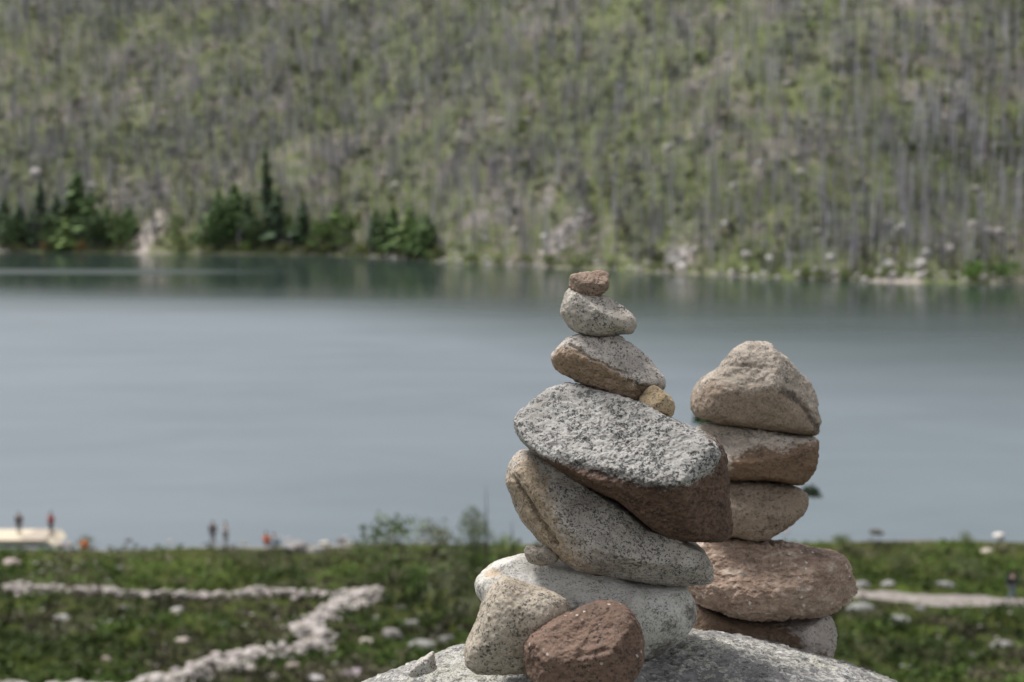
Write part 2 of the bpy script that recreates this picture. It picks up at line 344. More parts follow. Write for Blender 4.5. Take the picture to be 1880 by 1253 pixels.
# second cairn
D2 = 3.52
stone('cairn_stone', 'big buff stone shaped like a blunt pyramid on top of the second cairn', Z4,
      [(660,115),(600,130),(545,165),(510,200),(465,250),(400,320),(300,385),(240,450),(210,530),(207,610),(220,660),(260,700),(330,715),(430,745),(520,760),(640,775),(760,795),(880,815),(1000,832),(1080,838),(1160,820),(1165,760),(1180,720),(1160,650),(1165,560),(1135,480),(1090,410),(1000,330),(930,250),(850,185),(822,165),(815,135),(780,118)],
      D2, (.13, .13), M_S1, m=2.75, k=30, planes=[(-.12,.58,.80,1375,708,.86),(-.08,-.22,.97,1375,708,.9),(.58,.36,.73,1448,735,.72)], sub=7, rough=.0019, seed=11, group=G2, facets=4, center=(1385,725),
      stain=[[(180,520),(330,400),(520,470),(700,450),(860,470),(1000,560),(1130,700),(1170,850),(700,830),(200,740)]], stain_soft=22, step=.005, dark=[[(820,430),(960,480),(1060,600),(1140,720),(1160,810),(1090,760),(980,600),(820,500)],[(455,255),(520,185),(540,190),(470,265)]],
      grooves=[([(470,300),(560,290),(700,310)],3,.004)])
stone('cairn_stone', 'stone with pale sloping top and rusty brown front, second from top of the second cairn', Z4,
      [(240,790),(290,760),(360,745),(450,758),(600,778),(760,800),(880,816),(1000,829),(1100,836),(1152,850),(1170,885),(1165,940),(1155,1000),(1140,1080),(1100,1150),(1060,1190),(1010,1212),(900,1197),(780,1182),(650,1180),(500,1178),(400,1150),(300,1050),(240,900)],
      D2 - .01, (.125, .12), M_S2, m=2.75, k=30, planes=[(-.1,.78,.62,1400,832,.86),(.1,-.25,.96,1400,832,.92)], sub=7, rough=.0028, seed=12, group=G2, facets=4,
      stain=[[(460,985),(560,940),(700,890),(850,930),(960,880),(1190,850),(1200,1260),(400,1260)]], stain_soft=14, step=.006)
stone('cairn_stone', 'plain brown grey stone in the middle of the second cairn', Z5,
      [(230,96),(370,68),(480,71),(620,80),(740,100),(790,125),(820,165),(825,215),(800,255),(740,310),(680,350),(620,390),(575,415),(500,418),(400,402),(280,380),(200,300),(190,180)],
      D2, (.125, .12), M_S3, m=2.6, planes=[(.1,.7,.7,1380,905,.75)], sub=7, rough=.0022, seed=13, group=G2, facets=5)
stone('cairn_stone', 'wide rust coloured slab with flaking top and white flecks in the second cairn', Z5,
      [(210,430),(370,412),(500,418),(640,428),(800,457),(930,480),(1020,500),(1060,525),(1080,570),(1090,620),(1112,700),(1100,730),(1040,770),(940,830),(840,850),(700,862),(560,864),(440,852),(330,828),(240,797),(180,770),(120,680),(100,560),(140,470)],
      D2 - .02, (.16, .16), M_S4, m=2.8, k=30, planes=[(-.1,.7,.7,1400,1040,.8),(.15,-.4,.9,1440,1085,.95),(.65,.1,.7,1545,1060,.4)], sub=8, rough=.0045, bumpf=60, seed=14, group=G2, facets=4, ridge=.006,
      stain=[[(300,780),(520,700),(760,640),(900,660),(1090,640),(1150,720),(900,900),(400,890)]], stain_soft=16)
stone('cairn_stone', 'bottom stone of the second cairn, dark brown with a grey right end', Z5,
      [(120,800),(180,782),(330,830),(500,862),(700,866),(850,850),(920,842),(960,865),(990,920),(995,985),(985,1040),(965,1090),(930,1130),(700,1170),(300,1120),(150,1020),(110,900)],
      D2 + .0, (.13, .14), M_S5, m=2.75, k=30, planes=[(.6,.35,.72,1500,1135,.6),(0,-.3,.95,1380,1160,1.0)], sub=7, rough=.0026, seed=15, group=G2, facets=4,
      stain=[[(80,760),(660,870),(740,940),(760,1010),(900,1030),(900,1070),(930,1100),(900,1200),(80,1200)]], stain_soft=12)

# the boulder everything stands on
def boulder_mat():
    t = NT('lichen_boulder'); co = t.coord()
    st = t.mapv(co, (9, 22, 60), (0.25, .1, .3))
    band = t.noise(st, 1.6, 6, .6, .6); fine = t.noise(co, 240, 5, .7); med = t.noise(co, 60, 6, .65)
    base = t.ramp(t.math('ADD', t.math('MULTIPLY', band, .6), t.math('MULTIPLY', fine, .4)), [(.32, (.10, .098, .1)), (.45, (.2, .195, .19)), (.56, (.33, .31, .29)), (.7, (.46, .44, .41))])
    base = t.mix(t.math('MULTIPLY', t.range(t.noise(co, 9, 4), .46, .6), .6), base, (.16, .158, .165))
    # crusty pale lichen in ragged patches
    ln = t.noise(t.mapv(co, (1, 1, 1)), 34, 7, .72, .4); zone = t.noise(co, 5.5, 3, .5)
    la = t.math('ADD', ln, t.math('MULTIPLY', t.math('SUBTRACT', zone, .5), .5))
    la = t.math('ADD', la, t.math('MULTIPLY', t.attr('pale'), .055))
    lm = t.range(la, .535, .565)
    lc = t.mix(t.range(t.noise(co, 14, 3), .42, .62), (.56, .54, .50), (.49, .48, .39))
    lc = t.mix(t.math('MULTIPLY', t.range(fine, .58, .4), .8), lc, (.16, .155, .145))
    base = t.mix(t.math('MULTIPLY', lm, .92), base, lc)
    wv = t.voro(co, 48, 'Distance'); dm = t.math('MULTIPLY', t.range(wv, .3, .24), t.range(t.noise(co, 12, 2), .54, .58))
    base = t.mix(t.math('MULTIPLY', dm, .8), base, (.62, .61, .6))
    base = t.mix(t.range(t.attr('dark'), .4, .7), base, (.42, .26, .02))
    ln2 = t.math('ADD', t.noise(co, 95, 5, .75, .3), t.math('MULTIPLY', t.math('SUBTRACT', t.noise(co, 8, 3), .5), .45))
    base = t.mix(t.math('MULTIPLY', t.range(ln2, .56, .585), .85), base, (.50, .485, .45))
    base = t.mix(t.math('MULTIPLY', t.range(t.noise(co, 70, 5, .75, .5), .445, .41), .75), base, (.075, .073, .074))
    h = t.math('ADD', t.math('MULTIPLY', lm, .55), t.math('MULTIPLY', med, .9))
    nb = t.bump(h, .75, .007); nb = t.bump(fine, .55, .0035, nb)
    return t.done(base, .92, .2, nb)
stone('boulder', 'huge grey boulder crusted with pale lichen, carrying both cairns', Z0,
      [(600,1300),(650,1262),(700,1240),(770,1212),(830,1192),(860,1182),(950,1164),(1060,1152),(1170,1146),(1260,1148),(1300,1155),(1360,1172),(1420,1181),(1470,1190),(1530,1204),(1580,1223),(1630,1245),(1690,1275),(1760,1330),(1830,1480),(1820,1700),(1700,1900),(1400,2000),(900,2000),(640,1900),(500,1700),(480,1480),(540,1350)],
      3.1, (.62, .85), boulder_mat(), m=3.0, k=26, pale=[[(500,1300),(860,1150),(1000,1150),(960,1300)],[(1230,1130),(1420,1160),(1300,1190)],[(1400,1170),(1600,1220),(1700,1300),(1500,1260)]], planes=[(-.02,.985,.13,1120,1151,.0),(-.33,.94,.16,800,1194,.0),(-.33,.94,-.25,800,1190,.0),(.02,.97,-.25,1120,1144,.0),(.25,.95,-.12,1300,1156,.0),(-.25,.75,.6,1000,1275,.75)], sub=8, fit=False, rough=.006, bumpf=40, lump=.012, seed=16, facets=3, cat='boulder', center=(1150,1560), dark=[[(1250,1222),(1275,1222),(1280,1232),(1260,1236)]])
stone('stone_chip', 'small angular grey chip lying on the left shoulder of the boulder', Z0,
      [(752,1238),(757,1226),(766,1216),(778,1208),(793,1199),(797,1205),(800,1220),(801,1228),(782,1236),(764,1243)],
      2.88, (.022, .022), granite('chip_granite', (.42, .40, .37), (.37, .33, .28), grain=.004, black=.18, seed=17), m=3.2, k=24, sub=6, rough=.0018, seed=17, fdepth=.86, facets=8)

# ------------------------------------------------------------------ the near slope, meadow and shore
PD = np.array([-40, 0, 2.5, 4, 6, 10, 45, 55, 65, 75, 85, 92, 96, 104, 130, 200.])
PZ = np.array([22.3, 22.05, 21.9, 21.5, 20.5, 18.9, 7.2, 4.8, 3.55, 2.45, 1.45, .75, -.05, -1.4, -5, -9.])
def h_near(x, y):
    x = np.asarray(x, float); y = np.asarray(y, float)
    sh = 2.2 * noise2(x, x * 0, 22, 3, 2) + np.clip((x - 18) * .12, 0, 3) * 0
    z = np.interp(y + sh * np.clip((y - 60) / 30, 0, 1), PD, PZ)
    amp = np.clip((y - 12) / 40, .05, 1) * np.clip((97 - y) / 12, .12, 1)
    return z + amp * (.38 * noise2(x, y, 9, 1, 2) + .14 * noise2(x, y, 2.2, 2, 3))
def gp(u, v):
    d = (CF + (u - CU) / FPX * CR - (v - CV) / FPX * CUP); y = np.arange(14, 140, .1); t = y / d[1]
    P = CAM + t[:, None] * d; below = P[:, 2] < np.maximum(h_near(P[:, 0], P[:, 1]), 0)
    i = int(np.argmax(below)) if below.any() else len(y) - 1
    x, yy = P[i, 0], P[i, 1]
    return np.array([x, yy, float(max(h_near(x, yy), 0))])
nx, ny = 340, 420
gx = np.linspace(-75, 75, nx); gy = np.concatenate([np.linspace(-40, 12, 70), np.linspace(12.4, 108, ny - 110), np.linspace(109, 200, 40)]); ny = len(gy)
GX, GY = np.meshgrid(gx, gy)
# keep the ground below the boulder's underside free; widen with distance
GXW = GX * np.clip(.45 + GY / 110, .45, 1.6)
GZ = h_near(GXW, GY)
idx = np.arange(nx * ny).reshape(ny, nx)
GF = np.stack([idx[:-1, :-1], idx[:-1, 1:], idx[1:, 1:], idx[1:, :-1]], -1).reshape(-1, 4)
heath = np.clip(noise2(GXW, GY, 14, 8, 3) * 1.3 + .15, 0, 1)
def meadow_mat():
    t = NT('meadow_grass'); p = t.pos()
    pm = t.mapv(p, (1, .55, .6))
    n1 = t.noise(pm, .16, 5, .6); n2 = t.noise(pm, .75, 6, .68); n3 = t.noise(p, 5, 5, .7)
    f = t.math('ADD', t.math('MULTIPLY', n1, .5), t.math('MULTIPLY', n2, .5))
    c = t.ramp(f, [(.36, (.014, .026, .005)), (.45, (.032, .048, .008)), (.52, (.055, .067, .014)), (.6, (.08, .088, .024)), (.7, (.125, .132, .04))])
    c = t.mix(t.range(t.noise(pm, .3, 4, .6, .7), .52, .64, 0, .8), c, (.088, .125, .020))
    c = t.mix(t.math('MULTIPLY', t.range(t.noise(pm, .22, 4, .6, .5), .5, .62), .75), c, (.085, .078, .048))
    c = t.mix(t.math('MULTIPLY', t.range(n3, .3, .7), .5), c, t.mix(1, c, (.45, .5, .4), 'MULTIPLY'))
    sepz = t.n('SeparateXYZ'); t.l(p, sepz.inputs[0])
    shore = t.range(t.math('ADD', sepz.outputs[2], t.math('MULTIPLY', t.math('SUBTRACT', n2, .5), .5)), .26, .08)
    c = t.mix(shore, c, t.mix(t.range(n3, .35, .65), (.22, .19, .165), (.4, .36, .33)))
    nb = t.bump(t.math('ADD', n3, t.noise(p, 22, 4, .7)), .8, .12)
    return t.done(c, .95, .1, nb)
tag(obj('ground', mesh('ground', np.stack([GXW, GY, GZ], -1).reshape(-1, 3), GF, meadow_mat())), kind='structure')

# lake
def water_mat():
    t = NT('lake_water'); p = t.pos()
    sx = t.n('SeparateXYZ'); t.l(p, sx.inputs[0])
    # wind roughens the open lake; the bay under the far left shore lies calm
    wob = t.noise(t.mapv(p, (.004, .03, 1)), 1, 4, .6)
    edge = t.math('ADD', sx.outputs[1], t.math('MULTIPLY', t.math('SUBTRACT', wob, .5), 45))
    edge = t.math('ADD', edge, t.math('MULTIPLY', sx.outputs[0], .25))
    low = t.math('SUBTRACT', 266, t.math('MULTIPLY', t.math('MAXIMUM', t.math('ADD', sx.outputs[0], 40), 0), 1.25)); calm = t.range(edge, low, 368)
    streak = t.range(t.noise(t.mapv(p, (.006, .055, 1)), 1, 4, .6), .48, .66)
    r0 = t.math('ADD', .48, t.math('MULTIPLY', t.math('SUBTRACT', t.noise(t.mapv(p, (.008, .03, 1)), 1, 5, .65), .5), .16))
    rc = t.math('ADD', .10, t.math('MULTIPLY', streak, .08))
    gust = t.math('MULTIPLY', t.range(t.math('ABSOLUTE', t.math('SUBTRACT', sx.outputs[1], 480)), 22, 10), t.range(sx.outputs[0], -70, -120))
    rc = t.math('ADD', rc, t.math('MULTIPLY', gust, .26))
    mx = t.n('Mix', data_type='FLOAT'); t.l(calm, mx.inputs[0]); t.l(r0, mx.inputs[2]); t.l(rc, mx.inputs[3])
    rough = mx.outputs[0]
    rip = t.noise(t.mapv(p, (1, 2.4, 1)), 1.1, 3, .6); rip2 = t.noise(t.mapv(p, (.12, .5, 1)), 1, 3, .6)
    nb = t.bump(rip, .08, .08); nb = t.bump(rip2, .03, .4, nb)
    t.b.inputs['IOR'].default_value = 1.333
    tb = t.noise(t.mapv(p, (.02, .05, 1)), 1, 5, .7, 1.2); wc_ = t.mix(calm, t.mix(t.range(tb, .35, .65), (.106, .130, .148), (.128, .154, .174)), (.022, .036, .033))  # base colour darkened in the calm band to deepen the hill's dark reflection
    return t.done(wc_, rough, .5, nb)
WX = np.linspace(-1500, 1500, 31); WY = np.linspace(86, 1100, 41); wx, wy = np.meshgrid(WX, WY)
wi = np.arange(wx.size).reshape(wx.shape); wf = np.stack([wi[:-1, :-1], wi[:-1, 1:], wi[1:, 1:], wi[1:, :-1]], -1).reshape(-1, 4)
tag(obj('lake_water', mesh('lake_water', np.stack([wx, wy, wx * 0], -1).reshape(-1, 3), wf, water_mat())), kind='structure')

# ------------------------------------------------------------------ far shore and hillside
def wp(u, v):
    d = (CF + (u - CU) / FPX * CR - (v - CV) / FPX * CUP); t = -HC / d[2]; return CAM + t * d
shore_px = [(-500, 462), (0, 463), (300, 466), (600, 469), (760, 478), (860, 486), (1000, 491), (1130, 497), (1300, 505), (1500, 515), (1700, 520), (1880, 522), (2200, 524)]
SP = np.array([wp(u, v)[:2] for u, v in shore_px]); SP = SP[np.argsort(SP[:, 0])]
SX = np.concatenate([[-1500], SP[:, 0], [1500]]); SY = np.concatenate([[760], SP[:, 1], [300]])
CREST = 120.
def h_hill(x, y):
    x = np.asarray(x, float); y = np.asarray(y, float)
    t = y - np.interp(x, SX, SY) + 2.5 * noise2(x, y, 26, 5, 3)
    z = np.where(t < 6, .18 * t, 1.08 + .62 * (t - 6))
    z = z + np.clip(t / 40, 0, 1) * (7 * noise2(x, y, 70, 6, 3) + 1.6 * noise2(x, y, 14, 7, 3))
    z = np.where(t < 0, np.maximum(t * .25, -6), z)
    zz = np.maximum(z - 125, 0); return np.where(z > 125, 125 + CREST * .35 * np.tanh(zz / (CREST * .35)), z)
def hp(u, v):
    d = (CF + (u - CU) / FPX * CR - (v - CV) / FPX * CUP); y = np.arange(330, 1000, .5); t = y / d[1]
    P = CAM + t[:, None] * d; b = P[:, 2] < h_hill(P[:, 0], P[:, 1]); i = int(np.argmax(b)) if b.any() else 0
    return np.array([P[i, 0], P[i, 1], float(h_hill(P[i, 0], P[i, 1]))])
hx = np.linspace(-1100, 1100, 440); hy = np.concatenate([np.linspace(-6, 320, 150), np.linspace(326, 700, 40)])
HXg, HT = np.meshgrid(hx, hy); HYg = HT + np.interp(HXg, SX, SY); HZ = h_hill(HXg, HYg)
hi = np.arange(HXg.size).reshape(HXg.shape); HF = np.stack([hi[:-1, :-1], hi[:-1, 1:], hi[1:, 1:], hi[1:, :-1]], -1).reshape(-1, 4)
def to_px(X):
    r = np.asarray(X) - CAM; D = r @ CF; return CU + FPX * (r @ CR) / D, CV - FPX * (r @ CUP) / D, D
HV = np.stack([HXg, HYg, HZ], -1).reshape(-1, 3)
hu, hv, _ = to_px(HV)
hbx = np.interp(hu, [0, 900, 1100, 1300, 1880], [.15, .3, .75, .9, .6])
beach = np.clip(1.15 - np.maximum(HT.ravel() - 1, 0) / 4.5, 0, 1) * hbx * np.clip(.62 + 1.5 * noise2(HV[:, 0], HV[:, 1], 13, 19, 3), 0, 1)
slide = np.zeros(len(HV))
slides_px = [[(1205,498),(1235,478),(1262,440),(1275,448),(1262,480),(1245,502)], [(215,470),(250,430),(285,375),(312,380),(300,430),(270,470)], [(990,470),(1010,425),(1080,380),(1095,390),(1040,440),(1020,478)]]
for pg in slides_px: slide = np.maximum(slide, (.62 if pg[0][0] < 400 else 1) * np.clip(.5 - poly_sd(pg, hu, hv) / 16, 0, 1))
def hill_mat():
    t = NT('hillside_ground'); p = t.pos()
    n1 = t.noise(p, .018, 5, .6); n2 = t.noise(p, .11, 6, .7); n3 = t.noise(p, .55, 4, .7)
    f = t.math('ADD', t.math('MULTIPLY', n1, .66), t.math('MULTIPLY', n2, .58)); f = t.math('SUBTRACT', f, .13)
    c = t.ramp(f, [(.36, (.045, .052, .03)), (.43, (.105, .125, .055)), (.49, (.155, .175, .078)), (.55, (.18, .165, .125)), (.64, (.28, .255, .24))])
    c = t.mix(t.range(n3, .3, .62, .55, 0), c, t.mix(1, c, (.4, .42, .35), 'MULTIPLY'))
    c = t.mix(t.math('MULTIPLY', t.range(t.noise(p, .09, 5, .75), .55, .66), .6), c, (.27, .235, .225)); c = t.mix(t.range(t.noise(p, .045, 5, .7, .4), .5, .62, 0, .6), c, (.115, .145, .058))
    rk = t.mix(t.range(n3, .35, .65), (.26, .22, .19), (.50, .45, .41))
    c = t.mix(t.range(t.math('ADD', t.attr('rock'), t.math('MULTIPLY', t.math('SUBTRACT', n3, .5), .8)), .4, .6), c, rk)
    return t.done(c, .95, .1, t.bump(n2, .5, 2.))
tag(obj('hillside', mesh('hillside', HV, HF, hill_mat(), True, {'rock': np.maximum(beach, slide)})), kind='structure')

def tint_mat(name, rough=.9, var=.35, scale=1.5, spec=.15, trans=0):
    t = NT(name); c = t.attr('tint', 'Color'); n = t.noise(t.coord(), scale, 4, .65)
    c = t.mix(t.range(n, .3, .7, var, 0), c, t.mix(1, c, (.45, .45, .45), 'MULTIPLY'))
    m = t.done(c, rough, spec, t.bump(n, .4, .05))
    return m
M_LEAF = tint_mat('leaf_green', .75, .3, .8, .2); M_DEAD = tint_mat('dead_wood', .9, .3, .5); M_ROCK = tint_mat('field_stone', .92, .5, 3.5); M_BARK = tint_mat('bark', .9, .4, 3)

def scatter_hill(n, tmin, tmax, pow_=1., margin=620):
    out = []; tot = 0
    while tot < n:
        x = rng.uniform(-520, 520, n * 2); t = tmin + (tmax - tmin) * rng.random(n * 2) ** pow_
        y = np.interp(x, SX, SY) + t; z = h_hill(x, y); P = np.stack([x, y, z], -1)
        u, v, D = to_px(P); ok = (u > -margin) & (u < 1880 + margin) & (v > -190) & (z > .25); out.append(P[ok]); tot += ok.sum()
    return np.concatenate(out)[:n]

def dead_tree_geo(P, H, rad, nb, rg):
    """many snags at once: P (n,3), heights H. returns verts, tris, per-vertex tree index"""
    n = len(P); lean = rg.normal(0, .045, (n, 2)); ang = rg.uniform(0, 6.28, n)
    Vs, Fs, Ix = [], [], []; base = 0
    lv = np.array([0, .5, 1.]); rs = np.array([1, .62, .12])
    ring = []
    for l, r_ in zip(lv, rs):
        for kx in range(4):
            a = ang + kx * math.pi / 2
            ring.append(np.stack([P[:, 0] + np.cos(a) * rad * r_ + lean[:, 0] * H * l, P[:, 1] + np.sin(a) * rad * r_ + lean[:, 1] * H * l, P[:, 2] - .4 + (H + .4) * l], -1))
    V = np.stack(ring, 1).reshape(-1, 3)
    f = []
    for L in range(2):
        for kx in range(4):
            a, b = L * 4 + kx, L * 4 + (kx + 1) % 4; f += [(a, b, b + 4), (a, b + 4, a + 4)]
    F = (np.array(f)[None] + (np.arange(n) * 12)[:, None, None]).reshape(-1, 3)
    Vs.append(V); Fs.append(F); Ix.append(np.repeat(np.arange(n), 12)); base = len(V)
    # dead branches: thin tapering blades
    ti = np.repeat(np.arange(n), nb); m_ = len(ti); l = rg.uniform(.22, .97, m_); a = rg.uniform(0, 6.28, m_)
    ln = (1.05 - l) * H[ti] * rg.uniform(.10, .24, m_) + .4; up = rg.uniform(-.25, .7, m_); w = rad[ti] * rg.uniform(.3, .65, m_)
    B = np.stack([P[ti, 0] + lean[ti, 0] * H[ti] * l, P[ti, 1] + lean[ti, 1] * H[ti] * l, P[ti, 2] + H[ti] * l], -1)
    tip = B + np.stack([np.cos(a) * ln, np.sin(a) * ln, up * ln], -1)
    q = np.stack([B + np.stack([0 * w, 0 * w, w], -1), B - np.stack([0 * w, 0 * w, w], -1), tip], 1).reshape(-1, 3)
    q2 = np.stack([B + np.stack([-np.sin(a) * w, np.cos(a) * w, 0 * w], -1), B - np.stack([-np.sin(a) * w, np.cos(a) * w, 0 * w], -1), tip], 1).reshape(-1, 3)
    for qq in (q, q2):
        Vs.append(qq); Fs.append(np.arange(len(qq)).reshape(-1, 3) + base); base += len(qq); Ix.append(np.repeat(ti, 3))
    return np.concatenate(Vs), np.concatenate(Fs), np.concatenate(Ix)
def snag_tint(n, rg):
    g = rg.uniform(.06, .56, (n, 1)); return g * np.array([1.0, .965, 1.02]) + rg.normal(0, .012, (n, 3))

# far stand of snags: one mass
NB = 33000
PB = scatter_hill(NB, 7, 400, 1.05); HB = rng.uniform(7, 16.5, NB); RB = HB * rng.uniform(.012, .024, NB)
keep = noise2(PB[:, 0], PB[:, 1], 13, 11, 3) > -.42; PB, HB, RB = PB[keep], HB[keep], RB[keep]
V, F, I = dead_tree_geo(PB, HB, RB, 9, rng); tn = snag_tint(len(PB), rng)
tag(obj('dead_forest', mesh('dead_forest', V, F, M_DEAD, False, {'tint': np.clip(tn[I], .02, 1)})), 'mass of bare grey dead trees covering the upper hillside', 'dead forest', kind='stuff')
# the nearest snags, each its own tree
SN = []
for i in range(6):
    hh = np.array([9. + 1.6 * i]); V, F, I = dead_tree_geo(np.zeros((1, 3)), hh, hh * .014, 16, rng)
    tr = I * 0 + (np.arange(len(V)) >= 12); me_t = mesh('trunk', V[:12], F[:16], M_DEAD, False, {'tint': np.full((12, 3), .17 + .04 * i) * np.array([1, .95, .94])})
    me_b = mesh('branches', V[12:], F[16:] - 12, M_DEAD, False, {'tint': np.full((len(V) - 12, 3), .2 + .035 * i) * np.array([1, .95, .94])})
    SN.append((me_t, me_b))
PN = scatter_hill(1500, 3, 75, 1., 60); pu, pv, pD = to_px(PN); pick = PN[np.argsort(pD + rng.uniform(0, 150, len(pD)))][:290]
for i, p in enumerate(pick):
    mt, mb = SN[int(rng.integers(6))]
    e = empty('dead_tree', p, rng.uniform(0, 6.28), 'bare grey dead tree standing low on the far slope near the lake', 'dead tree', 'dead trees low on the far slope')
    e.scale = (1, 1, rng.uniform(.8, 1.15))
    obj('trunk', mt, e); obj('crown', mb, e)

# leafy undergrowth on the slope: one mass
def leaf_geo(C, S, nl, rg, flat=.75, leaf=.3):
    """clumps at C (n,3) radius S: nl small triangles each"""
    n = len(C); ti = np.repeat(np.arange(n), nl); m_ = len(ti)
    d = rg.normal(size=(m_, 3)); d /= np.linalg.norm(d, axis=1, keepdims=True); d[:, 2] = np.abs(d[:, 2]) * flat * 1.3
    r = rg.random(m_) ** .45; p = C[ti] + d * (S[ti] * r)[:, None]
    a = rg.normal(size=(m_, 3)); a /= np.linalg.norm(a, axis=1, keepdims=True); b = rg.normal(size=(m_, 3)); b = np.cross(a, b); b /= np.linalg.norm(b, axis=1, keepdims=True)
    s = (S[ti] * leaf * rg.uniform(.5, 1.2, m_))[:, None]
    V = np.stack([p + a * s, p - a * s * .6 + b * s * .7, p - a * s * .6 - b * s * .7], 1).reshape(-1, 3)
    return V, np.arange(len(V)).reshape(-1, 3), np.repeat(ti, 3)
NU = 22000
PU = scatter_hill(NU, 3, 400, 1.0); kk = noise2(PU[:, 0], PU[:, 1], 22, 13, 3) + .25 > rng.normal(0, .3, NU); PU = PU[kk]
SU = np.exp(rng.normal(.45, .45, len(PU))); V, F, I = leaf_geo(PU, SU, 9, rng, .7, .5)
gt = np.array([.135, .168, .072]) * rng.uniform(.35, 1.5, (len(PU), 1)); yl = rng.random(len(PU)) < .28; gt[yl] = np.array([.20, .19, .10]) * rng.uniform(.6, 1.2, (yl.sum(), 1))
tag(obj('undergrowth', mesh('undergrowth', V, F, M_LEAF, False, {'tint': gt[I]})), 'low green undergrowth scattered between the dead trees', 'undergrowth', kind='stuff')

# stones on the slope
def rock_lib(n, sub, rg, jag=.28):
    out = []
    dirs, F = ico(sub)
    for i in range(n):
        R = np.ones(len(dirs)); inv = R * 0 + 1.
        for j in range(9):
            nrm = rg.normal(size=3); nrm /= np.linalg.norm(nrm); nd = dirs @ nrm
            inv += np.where(nd > 0, (np.maximum(nd, 1e-4) / rg.uniform(.62, .95)) ** 14, 0)
        R = inv ** (-1 / 14) + jag * .25 * fbm(dirs * 1.6 + i * 7.1, 3)
        out.append((dirs * R[:, None] * np.array([1, rg.uniform(.7, 1), rg.uniform(.5, .8)]), F))
    return out
LIB_S = rock_lib(5, 2, rng); LIB_M = rock_lib(6, 4, rng)
def rock_pile(C, S, col, lib, rg, sink=.2):
    Vs, Fs, Ts = [], [], []; b = 0
    for c, s, t in zip(C, S, col):
        V, F = lib[int(rg.integers(len(lib)))]; a = rg.uniform(0, 6.28); ca, sa = math.cos(a), math.sin(a)
        tilt = rg.normal(0, .3); v = V @ np.array([[ca, sa, 0], [-sa, ca, 0], [0, 0, 1]]); v = v @ np.array([[1, 0, 0], [0, math.cos(tilt), math.sin(tilt)], [0, -math.sin(tilt), math.cos(tilt)]])
        Vs.append(v * s + c + np.array([0, 0, s * (.55 - sink)])); Fs.append(F + b); b += len(V); Ts.append(np.repeat(t[None], len(V), 0))
    return np.concatenate(Vs), np.concatenate(Fs), np.concatenate(Ts)
def stone_tint(n, rg, base=(.46, .42, .39), sp=.3):
    return np.clip(np.array(base) * rg.uniform(1 - sp, 1 + sp, (n, 1)) + rg.normal(0, .007, (n, 3)), .03, .9)
PR = scatter_hill(8500, 4, 400, 1.25); kr = (noise2(PR[:, 0], PR[:, 1], 30, 15, 3) > .0); PR = PR[kr]
SR = np.exp(rng.normal(-.45, .5, len(PR)))
extra = []
for pg in slides_px:
    pg = np.array(pg, float)
    for i in range(35 if pg[0, 0] < 400 else 110):
        w = rng.dirichlet(np.ones(len(pg)) * .7); q = w @ pg; extra.append(hp(*(q + rng.normal(0, 3, 2))))
sx_ = rng.uniform(-60, 240, 300); sy_ = np.interp(sx_, SX, SY) + rng.uniform(.5, 9, 300); extra += list(np.stack([sx_, sy_, h_hill(sx_, sy_)], -1))
extra = np.array(extra); PR2 = np.concatenate([PR, extra]); SR2 = np.concatenate([SR, np.exp(rng.normal(-.35, .45, len(extra)))])
V, F, T_ = rock_pile(PR2, SR2, stone_tint(len(PR2), rng, (.52, .485, .46), .4), LIB_S, rng)
tag(obj('scree_stones', mesh('scree_stones', V, F, M_ROCK, False, {'tint': T_})), 'countless pale stones strewn over the slope and far shore', 'scree', kind='stuff')
# boulders that catch the light, each one a thing
bp = [(1335,418,2.8),(1655,423,2.6),(1370,470,2.0),(725,345,2.8),(1320,250,2.2),(1065,395,2.4),(1082,402,2.2),(1000,440,2.4),(945,425,2.0),(1275,465,2.2),(1405,505,1.8),(1497,500,2.0),(1525,476,2.0),(1630,490,2.4),(1690,488,2.4),(1700,470,2.6),(1745,460,2.2),(1810,430,2.6),(1835,430,2.2),(1785,415,2.0),(1470,320,1.8),(1130,290,2.2),(1125,335,2.0),(1205,190,1.8),(1140,165,1.8),(970,222,2.0),(890,210,1.8),(335,265,1.8),(345,108,1.8),(410,238,1.6),(745,590,0)]
for i, (u, v, s) in enumerate(bp):
    if s == 0: continue
    P = hp(u, v); V, F = LIB_M[i % 6]
    o = obj('pale_boulder', mesh('pale_boulder', V * s * .85, F, M_ROCK, True, {'tint': np.repeat(stone_tint(1, rng, (.62, .59, .55), .1), len(V), 0)}), loc=P + np.array([0, 0, .35 * s * .6]))
    o.rotation_euler = (0, 0, rng.uniform(0, 6))
    tag(o, 'pale boulder among the dead trees on the far slope', 'boulder', 'pale boulders on the far slope')

